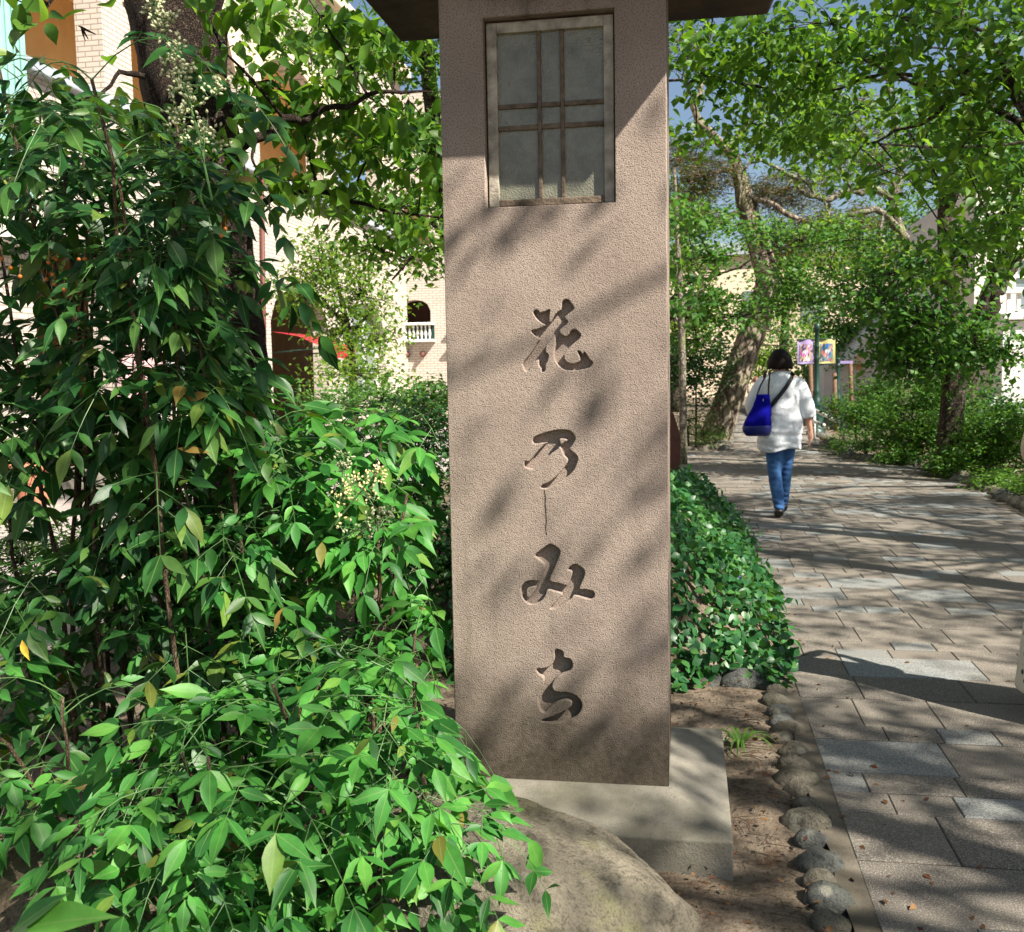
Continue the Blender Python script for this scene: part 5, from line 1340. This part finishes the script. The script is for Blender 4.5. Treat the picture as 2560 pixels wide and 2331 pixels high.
MB().box(wx0, wx1, yb_ + 0.13, yb_ + 0.198, at(2540, 690, yb_).z - 0.03, at(2540, 690, yb_).z + 0.03).build('transom', M['white'], win_r)
bz0, bz1 = at(2520, 805, yb_).z, at(2520, 728, yb_).z
bal = empty('balustrade', (0, 0, 0)); bal.parent = rb; bal.location = -rb.location
bxa, bxb = at(2475, 760, yb_).x, 13.0
MB().box(bxa, bxb, yb_ - 1.0, yb_ - 0.78, bz1 - 0.12, bz1).build('rail', M['white'], bal, bevel=0.015)
MB().box(bxa, bxb, yb_ - 1.02, yb_ - 0.76, bz0, bz0 + 0.14).build('base', M['white'], bal, bevel=0.015)
MB().box(bxa, bxb, yb_ - 0.755, yb_ - 0.001, bz0 - 0.02, bz0 + 0.1).build('balcony_floor', M['white'], rb)
x = bxa + 0.12
while x < at(2600, 760, yb_).x:
    MB().box(x - 0.035, x + 0.035, yb_ - 0.93, yb_ - 0.86, bz0 + 0.141, bz1 - 0.121).build('baluster', M['white'], bal); x += 0.2
MB().box(at(2475, 900, yb_).x, 14, yb_ - 0.9, yb_ - 0.01, 0, bz0 - 0.021).build('lower_wall', M['white'], rb)
# small beige pavilion far behind the bushes
pb = empty('beige_pavilion', (6, 31, 0), 'low beige pavilion with a slanting roofline and tiny arched niche behind the bushes', 'building')
yv = 31.0
V0 = [at(2060, 985, yv), at(2240, 985, yv), at(2240, 770, yv), at(2180, 820, yv), at(2120, 905, yv), at(2060, 915, yv)]
V = [(v.x, yv, max(0, v.z)) for v in V0] + [(v.x, yv + 5, max(0, v.z)) for v in V0]
V[0] = (V[0][0], yv, 0); V[1] = (V[1][0], yv, 0); V[6] = (V[6][0], yv + 5, 0); V[7] = (V[7][0], yv + 5, 0)
MB().add(V, [tuple(range(5, -1, -1)), tuple(range(6, 12))] + [(i, (i + 1) % 6, 6 + (i + 1) % 6, 6 + i) for i in range(6)]).build('wall', M['offwhite'], pb)
n0, n1_ = at(2140, 925, yv), at(2154, 925, yv)
zsp = at(2147, 895, yv).z
Vn = [(n0.x, yv - 0.03, n0.z), (n1_.x, yv - 0.03, n0.z), (n1_.x, yv - 0.03, zsp)] + [((n0.x + n1_.x) / 2 + (n1_.x - n0.x) / 2 * math.cos(a), yv - 0.03, zsp + (n1_.x - n0.x) / 2 * math.sin(a)) for a in np.linspace(0.3, 2.84, 6)] + [(n0.x, yv - 0.03, zsp)]
MB().add(Vn + [(v[0], yv - 0.004, v[2]) for v in Vn], [tuple(range(len(Vn)))] + [(i, len(Vn) + i, len(Vn) + (i + 1) % len(Vn), (i + 1) % len(Vn)) for i in range(len(Vn))]).build('niche', M['ochre'], pb)
e0, e1 = at(2075, 912, yv), at(2165, 905, yv)
MB().box(e0.x, e1.x, yv - 0.25, yv - 0.002, e0.z, e0.z + 0.14).build('eave', M['cream'], pb, bevel=0.02)
# far pale wall closing the path between the trees
fb = empty('far_building', (0, 55, 0), 'pale hazy building far beyond the trees at the end of the path', 'building')
MB().box(-14, 24, 56, 58, 0, 7.5).build('wall', M['cream'], fb)
MB().box(-14.5, 24.5, 55.6, 58.4, 7.501, 8.1).build('roof', M['coping'], fb)
for k in range(12):
    MB().box(-12 + k * 3, -10.8 + k * 3, 55.95, 55.998, 3.8, 5.6).build('window', M['glass'], fb)

# ------------------------------------------------------------------ street furniture
lp = gnd(2040, 1090, 0.0)
def lamp(name, label, P, h, sc):
    root = empty(name, P, label, 'lamp post')
    prof = [(0.20, 0), (0.20, 0.10), (0.16, 0.14), (0.15, 0.55), (0.17, 0.60), (0.10, 0.78), (0.075, 0.90), (0.085, 0.93), (0.06, 0.98), (0.055, 1.6), (0.07, 1.63), (0.055, 1.67), (0.05, h * 0.78), (0.062, h * 0.785), (0.05, h * 0.80), (0.048, h * 0.93), (0.065, h * 0.935), (0.065, h * 0.985), (0.03, h)]
    MB().lathe(P, [(r * sc, z) for r, z in prof], 20).build('shaft', M['post'], root, smooth=True)
    return root
h1 = at(2040, 808, lp.y).z
l1 = lamp('lamp_post', 'dark green cast iron post carrying two banners', (lp.x, lp.y, 0), h1, 1.0)
def banner_mat(name, frame, blobs):
    mt, nt, bs = new_mat(name)
    tc = nt.nodes.new('ShaderNodeTexCoord')
    v = nd(nt, 'TexVoronoi', Scale=5.0); wire(nt, tc.outputs['Generated'], v.inputs['Vector'])
    s = nt.nodes.new('ShaderNodeSeparateColor'); wire(nt, v.outputs['Color'], s.inputs[0])
    k = len(blobs)
    c = ramp(nt, s.outputs[0], [(i / k, b) for i, b in enumerate(blobs)], 'CONSTANT').outputs[0]
    wire(nt, mixc(nt, 0.0, c, frame), bs.inputs['Base Color']); bs.inputs['Roughness'].default_value = 0.75
    return mt
bm1 = banner_mat('violet_art', (0.4, 0.3, 0.6), [(0.05, 0.04, 0.08), (0.30, 0.16, 0.42), (0.55, 0.45, 0.62), (0.45, 0.34, 0.16), (0.5, 0.12, 0.36), (0.6, 0.58, 0.6)])
bm2 = banner_mat('blue_art', (0.6, 0.55, 0.2), [(0.05, 0.07, 0.09), (0.02, 0.14, 0.5), (0.5, 0.62, 0.7), (0.10, 0.22, 0.24), (0.52, 0.22, 0.18), (0.28, 0.12, 0.14)])
def banner(name, label, x0, x1, y0, y1, cloth, art, side):
    Y = lp.y - 0.02
    A, B = at(x0, y0, Y), at(x1, y1, Y)
    root = empty(name, (A.x, Y, B.z), label, 'banner', 'banners on the lamp post')
    n = 8; V = []; Fs = []
    for i in range(n + 1):
        for j in range(n + 1):
            V.append((A.x + (B.x - A.x) * i / n, Y + 0.02 * math.sin(i * 0.9 + j * 0.4), A.z + (B.z - A.z) * j / n))
    for i in range(n):
        for j in range(n): Fs.append((i*(n+1)+j, i*(n+1)+j+1, (i+1)*(n+1)+j+1, (i+1)*(n+1)+j))
    V2 = [(v[0], v[1] + 0.006, v[2]) for v in V]
    MB().add(V, Fs).add(V2, [f[::-1] for f in Fs]).build('cloth', cloth, root, smooth=True)
    V = []
    for i in range(n + 1):
        for j in range(n + 1):
            fx, fz = 0.14 + 0.72 * i / n, 0.18 + 0.72 * j / n
            V.append((A.x + (B.x - A.x) * fx, Y - 0.006 + 0.02 * math.sin(fx * n * 0.9 + fz * n * 0.4), A.z + (B.z - A.z) * fz))
    MB().add(V, Fs).build('picture', art, root, smooth=True)
    MB().tube([(lp.x, Y, A.z), (A.x if side < 0 else B.x, Y, A.z + 0.005)], 0.014, 6).build('rod', M['post'], root)
    MB().tube([(lp.x, Y, B.z), (A.x if side < 0 else B.x, Y, B.z - 0.005)], 0.010, 6).build('rod', M['post'], root)
banner('banner', 'violet banner with a dark picture, left of the post', 1994, 2034, 850, 910, plain('violet_cloth', (0.42, 0.33, 0.62), 0.75, 0.12, 6), bm1, -1)
banner('banner', 'yellow banner with a blue picture, right of the post', 2046, 2088, 849, 909, plain('yellow_cloth', (0.62, 0.57, 0.24), 0.75, 0.08, 6), bm2, 1)
l2p = at(2094, 985, 24.5)
l2 = lamp('lamp_post', 'second green post standing behind the banner post', (l2p.x, 24.5, 0), at(2094, 908, 24.5).z, 0.85)
Y2 = 24.48; A, B = at(2100, 903, Y2), at(2132, 909, Y2)
o = MB().box(A.x, B.x, Y2 - 0.02, Y2, B.z, A.z).build('sign_plate', plain('violet_plate', (0.3, 0.25, 0.5), 0.6)); tag(o, 'small violet plate on the second green post', 'sign')
for i, (x, lab) in enumerate(((2026, 'tan wooden stake left of the banner post'), (2086, 'tan wooden stake between the two green posts'), (2126, 'short tan wooden stake right of the green posts'))):
    p = at(x, 950, 23.4 + 0.6 * i); top = at(x - 2, 905 + 28 * (i == 1), 23.4 + 0.6 * i).z
    o = MB().tube([(p.x + 0.06, p.y, -0.1), (p.x + 0.02, p.y, top * 0.5), (p.x, p.y, top)], [0.055, 0.05, 0.045], 8, True, 0.05).build('wooden_stake', M['stake'], smooth=True); tag(o, lab, 'stake', 'tree stakes')
# pale handrail beside the bushes
hr = empty('handrail', (lp.x, 21, 0), 'pale metal handrail sloping down beside the lamp post', 'handrail')
for (x0, y0, x1, y1) in ((2030, 1022, 2165, 1092), (2030, 1052, 2060, 1064)):
    MB().tube([at(x0, y0, 20.5), at((x0 + x1) / 2, (y0 + y1) / 2, 19.8), at(x1, y1, 19.0)], 0.035, 8).build('rail', M['steel'], hr, smooth=True)
for (x, y, Y) in ((2036, 1025, 20.45), (2110, 1063, 19.6)):
    p = at(x, y, Y); MB().tube([(p.x, p.y, 0), (p.x, p.y, p.z)], 0.03, 8).build('post', M['steel'], hr, smooth=True)
# brown board partly hidden by the pillar
Yb = 7.6
P0 = [at(1640, 1240, Yb), at(1701, 1160, Yb), at(1701, 1090, Yb), at(1684, 1035, Yb), at(1640, 1000, Yb)]
sb = empty('sign_board', (P0[0].x, Yb, 0), 'dark red-brown slanted sign board peeking out behind the pillar', 'sign')
V = [(v.x, Yb, max(0.05, v.z)) for v in P0] + [(v.x, Yb + 0.06, max(0.05, v.z)) for v in P0]
MB().add(V, [tuple(range(4, -1, -1)), tuple(range(5, 10))] + [(i, (i + 1) % 5, 5 + (i + 1) % 5, 5 + i) for i in range(5)]).build('panel', M['brown_board'], sb)
MB().box(P0[0].x - 0.2, P0[0].x - 0.12, Yb + 0.061, Yb + 0.12, -0.1, 1.0).build('post', M['brown_board'], sb)

# ------------------------------------------------------------------ people
def remeshed(name, mb, voxel, mat, parent, smooth_it=3):
    me = mb.mesh(name)
    bm = bmesh.new(); bm.from_mesh(me); bmesh.ops.recalc_face_normals(bm, faces=bm.faces); bm.to_mesh(me); bm.free()
    o = bpy.data.objects.new(name, me); COL.objects.link(o)
    r = o.modifiers.new('r', 'REMESH'); r.mode = 'VOXEL'; r.voxel_size = voxel
    s = o.modifiers.new('s', 'SMOOTH'); s.iterations = smooth_it; s.factor = 0.5
    dg = bpy.context.evaluated_depsgraph_get()
    m2 = bpy.data.meshes.new_from_object(o.evaluated_get(dg)); m2.name = name
    bpy.data.objects.remove(o)
    for p in m2.polygons: p.use_smooth = True
    m2.materials.clear()
    return obj(name, m2, mat, parent)
def loft(mb, rings, seg=20):
    """rings: (x,y,z,rx,ry)"""
    R_ = spline(rings, len(rings) * 3)
    V = []; Fs = []
    for (x, y, z, a, b) in R_:
        for k in range(seg):
            t = 2 * math.pi * k / seg; V.append((x + a * math.cos(t), y + b * math.sin(t), z))
    n = len(R_)
    for i in range(n - 1):
        for k in range(seg):
            k2 = (k + 1) % seg; Fs.append((i*seg+k, i*seg+k2, (i+1)*seg+k2, (i+1)*seg+k))
    Fs.append(tuple(range(seg - 1, -1, -1))); Fs.append(tuple(range((n - 1) * seg, n * seg)))
    mb.add(V, Fs)
def limb(mb, pts, seg=14):
    S = spline(pts, len(pts) * 4); mb.tube(S[:, :3], S[:, 3], seg)
def hand(mb, w, d, side, s=1.0):
    """palm and five unequal, bent fingers hanging along d from the wrist w"""
    w = np.array(w, float); d = unit(np.array(d, float)); out = np.array([side, 0, 0.0]); f = unit(np.cross(d, out))
    limb(mb, [(*(w - d * 0.01), 0.024 * s), (*(w + d * 0.04 * s), 0.029 * s), (*(w + d * 0.08 * s), 0.027 * s)], 10)
    for k, (o_, l) in enumerate(((-0.030, 0.060), (-0.010, 0.078), (0.010, 0.074), (0.028, 0.056))):
        p = w + d * 0.082 * s + f * o_ * s
        limb(mb, [(*p, 0.0095 * s), (*(p + d * l * 0.5 * s - out * 0.008), 0.009 * s), (*(p + d * l * s - out * 0.024), 0.007 * s)], 8)
    p = w + d * 0.03 * s - f * 0.026 * s
    limb(mb, [(*p, 0.011 * s), (*(p + d * 0.03 * s - f * 0.018 * s), 0.010 * s), (*(p + d * 0.058 * s - f * 0.02 * s), 0.008 * s)], 8)
def walker(label, gx, gy, s, hairm, shirtm, trouserm, skin, shoem):
    """woman walking away, seen from behind; feet at gx,gy; built for 1.58 m"""
    root = empty('person', (gx, gy, 0.022), label, 'person')
    def T(p): return tuple(np.array([gx + p[0] * s, gy + p[1] * s, 0.022 + p[2] * s]))
    def L4(rows): return [(*T(r[:3]), r[3] * s) for r in rows]
    def R5(rows): return [(*T(r[:3]), r[3] * s, r[4] * s) for r in rows]
    hipL, hipR = (-0.055, 0.02, 0.80), (0.075, 0.02, 0.80)
    kneeL, kneeR = (-0.045, 0.0, 0.43), (0.062, 0.10, 0.43)
    ankL, ankR = (-0.012, -0.14, 0.085), (0.055, 0.20, 0.07)
    b = MB()
    for h_, k_, a_ in ((hipL, kneeL, ankL), (hipR, kneeR, ankR)):
        limb(b, L4([(*h_, 0.082), (*((np.array(h_) + k_) / 2), 0.068), (*k_, 0.05), (*((np.array(k_) * 0.6 + np.array(a_) * 0.4)), 0.05), (*a_, 0.033)]))
        limb(b, L4([(a_[0], a_[1] - 0.02, a_[2] - 0.02, 0.03), (a_[0], a_[1] + 0.07, 0.045, 0.034), (a_[0] + 0.005, a_[1] + 0.15, 0.03, 0.024)]))
    loft(b, R5([(0.01, 0.01, 0.74, 0.13, 0.10), (0.01, 0.01, 0.86, 0.165, 0.115), (0.01, 0.0, 1.02, 0.135, 0.095), (0.01, 0.0, 1.20, 0.155, 0.10), (0.01, 0.0, 1.32, 0.145, 0.085), (0.01, 0.01, 1.37, 0.07, 0.06)]))
    limb(b, L4([(0.005, 0.01, 1.33, 0.05), (0.0, 0.03, 1.42, 0.045)]))
    loft(b, R5([(0.0, 0.045, 1.37, 0.045, 0.055), (0.0, 0.045, 1.42, 0.066, 0.08), (0.0, 0.04, 1.48, 0.074, 0.09), (0.0, 0.04, 1.54, 0.066, 0.08), (0.0, 0.04, 1.575, 0.03, 0.04)]))
    limb(b, L4([(0.0, 0.125, 1.47, 0.012), (0.0, 0.145, 1.445, 0.013), (0.0, 0.128, 1.435, 0.012)]), 8)      # nose
    for e in (-1, 1): limb(b, L4([(e * 0.074, 0.04, 1.49, 0.012), (e * 0.082, 0.035, 1.465, 0.014), (e * 0.074, 0.045, 1.435, 0.009)]), 8)
    elbR, wrR = (0.245, -0.02, 1.0), (0.285, 0.03, 0.81)
    limb(b, L4([(0.155, 0.0, 1.29, 0.052), (0.215, -0.01, 1.15, 0.045), (*elbR, 0.038), (0.265, 0.01, 0.90, 0.033), (*wrR, 0.024)]))
    elbL, wrL = (-0.235, 0.02, 1.02), (-0.16, 0.16, 0.92)
    limb(b, L4([(-0.14, 0.0, 1.29, 0.052), (-0.20, 0.0, 1.16, 0.045), (*elbL, 0.038), (-0.20, 0.10, 0.96, 0.032), (*wrL, 0.024)]))
    hand(b, T(wrR), (0.05, 0.12, -1), 1, s); hand(b, T(wrL), (0.4, 0.8, -0.3), -1, s)
    remeshed('body', b, 0.009 * s, skin, root, 2)
    # shirt: loose, long, gathered sleeves to the elbow
    b = MB()
    loft(b, R5([(0.0, 0.0, 0.635, 0.19, 0.14), (0.0, 0.0, 0.72, 0.208, 0.152), (0.0, 0.0, 0.86, 0.205, 0.15), (0.0, -0.005, 1.0, 0.19, 0.138), (0.0, -0.01, 1.16, 0.185, 0.128), (0.0, -0.005, 1.27, 0.185, 0.118), (0.0, 0.0, 1.34, 0.13, 0.09), (0.0, 0.01, 1.385, 0.066, 0.062)]), 28)
    limb(b, L4([(0.12, 0.0, 1.295, 0.075), (0.20, -0.005, 1.18, 0.080), (0.238, -0.01, 1.06, 0.078), (0.258, 0.0, 0.945, 0.072)]))
    limb(b, L4([(-0.12, 0.0, 1.295, 0.075), (-0.195, 0.0, 1.18, 0.085), (-0.235, 0.02, 1.06, 0.085), (-0.21, 0.08, 0.98, 0.07)]))
    sh = remeshed('shirt', b, 0.011 * s, shirtm, root, 3)
    for v in sh.data.vertices:   # cloth folds
        c = v.co
        q = Vector(((c.x - gx) * 7, (c.y - gy) * 7, c.z * 5.5)); lz = (c.z - 0.022) / s
        n = mnoise.noise(q + Vector((3, 1, 7))) * 0.018 + mnoise.noise(Vector((q.x * 1.1 + q.z, q.y * 1.1, q.z * 4.2))) * 0.016 * max(0.15, min(1, (1.15 - lz) * 2.5))
        d_ = Vector((c.x - gx, c.y - gy, 0)); 
        if d_.length > 0: v.co += d_.normalized() * n * s
        if lz < 0.70: v.co.z += 0.02 * s * math.sin((c.x - gx) / s * 16)
    # jeans
    b = MB()
    for h_, k_, a_ in ((hipL, kneeL, ankL), (hipR, kneeR, ankR)):
        limb(b, L4([(h_[0], h_[1], h_[2], 0.098), (*((np.array(h_) + k_) / 2), 0.083), (*k_, 0.066), (*((np.array(k_) * 0.6 + np.array(a_) * 0.4)), 0.062), (a_[0], a_[1], a_[2] + 0.03, 0.05), (a_[0], a_[1], a_[2] + 0.005, 0.052)]))
    loft(b, R5([(0.01, 0.01, 0.76, 0.14, 0.11), (0.01, 0.01, 0.86, 0.172, 0.125), (0.01, 0.01, 0.95, 0.16, 0.11)]))
    je = remeshed('jeans', b, 0.011 * s, trouserm, root, 2)
    for v in je.data.vertices:
        lz = (v.co.z - 0.022) / s
        v.co.x += 0.004 * mnoise.noise(Vector((v.co.x * 9, v.co.y * 9, v.co.z * 26))); v.co.y += 0.006 * s * math.sin(lz * 120 + v.co.x * 20) * (1 if lz < 0.2 else 0.35)
    for a_ in (ankL, ankR):
        b = MB(); lift = a_[2] - 0.085
        limb(b, L4([(a_[0], a_[1] - 0.045, 0.045, 0.030), (a_[0], a_[1] - 0.02, 0.06, 0.043), (a_[0], a_[1] + 0.06, 0.045, 0.043), (a_[0] + 0.004, a_[1] + 0.14, 0.036, 0.040), (a_[0] + 0.006, a_[1] + 0.185, 0.03, 0.024)]))
        sh_ = remeshed('shoe', b, 0.010 * s, shoem, root, 2)
        for v in sh_.data.vertices: v.co.z = max(v.co.z, 0.0225)
    # hair: short bob, ragged ends
    b = MB()
    loft(b, R5([(0.0, 0.005, 1.398, 0.07, 0.055), (0.0, 0.005, 1.412, 0.104, 0.08), (0.0, 0.012, 1.44, 0.119, 0.098), (0.0, 0.02, 1.485, 0.113, 0.105), (0.0, 0.03, 1.53, 0.094, 0.096), (0.0, 0.035, 1.57, 0.063, 0.068), (0.0, 0.035, 1.592, 0.028, 0.032)]), 24)
    rj = random.Random(4)
    for k in range(90):
        a = rj.uniform(math.pi * 0.92, math.pi * 2.08); z = rj.uniform(1.415, 1.46); rr_ = 0.108
        c = (rr_ * math.cos(a), 0.012 + 0.085 * math.sin(a), z); l = rj.uniform(0.015, 0.035)
        limb(b, L4([(c[0] * 0.85, c[1] * 0.85, z + 0.03, 0.014), (c[0] * 1.03, c[1], z, 0.012), (c[0] * 1.08, c[1] * 1.0, z - l, 0.004)]), 6)
    hr_ = remeshed('hair', b, 0.008 * s, hairm, root, 1)
    return root, T, s
mt, nt, bs = new_mat('blue_denim')
p_ = pos(nt); c_ = ramp(nt, noise(nt, p_, 7, 5), [(0.35, (0.02, 0.075, 0.22)), (0.62, (0.05, 0.15, 0.35))]).outputs[0]
wire(nt, c_, bs.inputs['Base Color']); bs.inputs['Roughness'].default_value = 0.9; bump(nt, bs, noise(nt, p_, 180, 3), 0.3, 0.003); M['denim'] = mt
M['linen'] = plain('white_linen', (0.72, 0.75, 0.80), 0.9, 0.03, 20, 0.5, 40)
gp = gnd(1950, 1300)
person, T, s_ = walker('woman in loose white shirt and blue jeans walking away along the path', gp.x, gp.y + 0.10, 1.0, M['hair'], M['linen'], M['denim'], M['skin'], M['shoe'])
# blue bag hanging from her left shoulder
mt, nt, bs = new_mat('royal_blue_nylon'); p_ = pos(nt)
c_ = ramp(nt, noise(nt, p_, 9, 4), [(0.3, (0.0015, 0.0015, 0.16)), (0.7, (0.003, 0.003, 0.28))]).outputs[0]
wire(nt, c_, bs.inputs['Base Color']); bs.inputs['Roughness'].default_value = 0.8; spec(bs, 0.08); M['blue'] = mt
bagp = T((-0.20, -0.19, 0.75))
bag = empty('shoulder_bag', bagp, 'royal blue bucket bag hanging behind the woman from her shoulder', 'bag')
b = MB()
loft(b, [(*T((-0.215, -0.20, 0.79)), 0.10, 0.045), (*T((-0.225, -0.21, 0.83)), 0.128, 0.075), (*T((-0.215, -0.21, 0.92)), 0.125, 0.085), (*T((-0.185, -0.195, 1.03)), 0.092, 0.06), (*T((-0.17, -0.185, 1.13)), 0.068, 0.03), (*T((-0.17, -0.18, 1.17)), 0.062, 0.018)], 24)
bo = remeshed('pouch', b, 0.009, M['blue'], bag, 2)
for v in bo.data.vertices:
    v.co.x += 0.008 * mnoise.noise(v.co * 14); v.co.y += 0.012 * mnoise.noise(v.co * 11 + Vector((4, 4, 4)))
b = MB(); loft(b, [(*T((-0.217, -0.203, 0.782)), 0.106, 0.05), (*T((-0.225, -0.212, 0.83)), 0.133, 0.081), (*T((-0.222, -0.212, 0.885)), 0.134, 0.09)], 24)
remeshed('base_panel', b, 0.010, plain('blue_leather', (0.012, 0.02, 0.16), 0.4, 0.15, 12), bag, 2)
for (x0, x1) in ((-0.225, -0.145), (-0.118, -0.105)):
    S = spline([T((x0, -0.182, 1.15)), T(((x0 + x1) / 2 - 0.005, -0.165, 1.25)), T((x1, -0.13, 1.335)), T((x1 + 0.01, -0.02, 1.385)), T((x1 - 0.01, 0.08, 1.30))], 14)
    MB().tube(S, 0.009, 6).build('handle', M['black'], bag, smooth=True)
MB().box(*[c for pr_ in zip(T((-0.172, -0.222, 1.09)), T((-0.166, -0.219, 1.13))) for c in pr_]).build('zip_pull', M['steel'], bag)
# cross-body strap
st = empty('crossbody_strap', T((0.0, -0.13, 1.1)), 'black crossbody strap running diagonally across the white shirt', 'strap')
S = spline([T((0.105, 0.06, 1.345)), T((0.118, -0.05, 1.365)), T((0.09, -0.142, 1.30)), T((0.03, -0.172, 1.215)), T((-0.04, -0.182, 1.125)), T((-0.11, -0.186, 1.04)), T((-0.19, -0.15, 0.965)), T((-0.225, 0.0, 0.93))], 26)
from mathutils.bvhtree import BVHTree
shirt = [c for c in person.children if c.name.startswith('shirt')][0]
bv = BVHTree.FromPolygons([v.co for v in shirt.data.vertices], [tuple(p.vertices) for p in shirt.data.polygons])
for i, q in enumerate(S):      # lay the strap on the cloth
    if 3 < i < 24:
        hit = bv.ray_cast(Vector((q[0], q[1] - 1.0, q[2])), Vector((0, 1, 0)))
        if hit[0] is not None: S[i][1] = hit[0].y - 0.012
V = []
for i, q in enumerate(S):
    V += [q + np.array([0.014, -0.003, -0.012]), q + np.array([-0.014, -0.003, 0.012]), q + np.array([-0.014, 0.012, 0.012]), q + np.array([0.014, 0.012, -0.012])]
Fs = []
for i in range(len(S) - 1):
    for k in range(4): Fs.append((4*i+k, 4*i+(k+1) % 4, 4*i+4+(k+1) % 4, 4*i+4+k))
MB().add(V, Fs).build('webbing', M['black'], st)
q = S[15]; MB().box(q[0] - 0.016, q[0] + 0.016, q[1] - 0.012, q[1] - 0.002, q[2] - 0.022, q[2] + 0.022).build('buckle', M['black'], st)
# someone far down the path, almost hidden by the woman
fpz = at(1889, 1040, 29)
walker('distant brown-haired figure half hidden behind the woman', fpz.x, 29.0, 0.76, M['hair_brown'], M['beige'], plain('grey_trousers', (0.2, 0.18, 0.17), 0.9), M['skin'], M['shoe'])
# somebody at the right edge, only elbow and printed skirt in view
mt, nt, bs = new_mat('printed_cotton'); p_ = pos(nt)
v_ = nd(nt, 'TexVoronoi', Scale=16.0); wire(nt, p_, v_.inputs['Vector'])
c_ = mixc(nt, ramp(nt, v_.outputs[0], [(0.24, (1, 1, 1)), (0.27, (0, 0, 0))]).outputs[0], (0.68, 0.65, 0.54), (0.03, 0.03, 0.03))
wire(nt, c_, bs.inputs['Base Color']); bs.inputs['Roughness'].default_value = 0.9; M['print'] = mt
ex = at(2552, 1700, 4.2)
ex0 = ex.x + 0.275
pe = empty('person', (ex0, 4.25, 0.022), 'person in beige top and black-printed white skirt cut off by the right edge', 'person')
b = MB()
def E_(x, y, z): return (ex0 + x, 4.25 + y, 0.022 + z)
loft(b, [(*E_(0, 0, 0.85), 0.16, 0.11), (*E_(0, 0, 1.0), 0.13, 0.09), (*E_(0, 0, 1.2), 0.15, 0.1), (*E_(0, 0, 1.31), 0.14, 0.085), (*E_(0, 0.01, 1.37), 0.06, 0.06)])
limb(b, [(*E_(0, 0, 1.33), 0.05), (*E_(0, 0.02, 1.42), 0.045)]); loft(b, [(*E_(0, 0.03, 1.37), 0.045, 0.05), (*E_(0, 0.03, 1.44), 0.072, 0.085), (*E_(0, 0.03, 1.53), 0.066, 0.08), (*E_(0, 0.03, 1.58), 0.03, 0.04)])
for sgn_ in (-1, 1):
    limb(b, [(*E_(sgn_ * 0.08, 0, 0.86), 0.085), (*E_(sgn_ * 0.08, 0, 0.45), 0.055), (*E_(sgn_ * 0.08, 0, 0.08), 0.035)])
    limb(b, [(*E_(sgn_ * 0.08, -0.03, 0.05), 0.03), (*E_(sgn_ * 0.09, 0.14, 0.03), 0.028)])
    limb(b, [(*E_(sgn_ * 0.15, 0, 1.29), 0.05), (*E_(sgn_ * 0.225, 0, 1.05), 0.04), (*E_(sgn_ * 0.12, 0.18, 1.08), 0.028)]); hand(b, E_(sgn_ * 0.11, 0.19, 1.08), (-sgn_ * 0.5, 0.6, 0.1), sgn_)
remeshed('body', b, 0.010, M['skin'], pe, 2)
b = MB(); loft(b, [(*E_(0, 0, 0.80), 0.175, 0.125), (*E_(0, 0, 1.0), 0.16, 0.11), (*E_(0, 0, 1.2), 0.175, 0.115), (*E_(0, 0, 1.31), 0.16, 0.1), (*E_(0, 0.01, 1.37), 0.075, 0.07)])
for sgn_ in (-1, 1): limb(b, [(*E_(sgn_ * 0.14, 0, 1.29), 0.07), (*E_(sgn_ * 0.205, 0, 1.15), 0.062), (*E_(sgn_ * 0.222, 0.01, 1.06), 0.058), (*E_(sgn_ * 0.19, 0.08, 1.05), 0.05)])
remeshed('blouse', b, 0.011, M['beige'], pe, 3)
b = MB(); loft(b, [(*E_(0, 0, 0.10), 0.275, 0.24), (*E_(0, 0, 0.35), 0.25, 0.21), (*E_(0, 0, 0.65), 0.205, 0.155), (*E_(0, 0, 0.84), 0.165, 0.12)], 30)
remeshed('skirt', b, 0.012, M['print'], pe, 2)
b = MB(); loft(b, [(*E_(0, 0.0, 1.36), 0.06, 0.05), (*E_(0, 0.01, 1.45), 0.1, 0.095), (*E_(0, 0.02, 1.55), 0.085, 0.09), (*E_(0, 0.03, 1.60), 0.03, 0.04)])
remeshed('hair', b, 0.010, M['hair'], pe, 1)
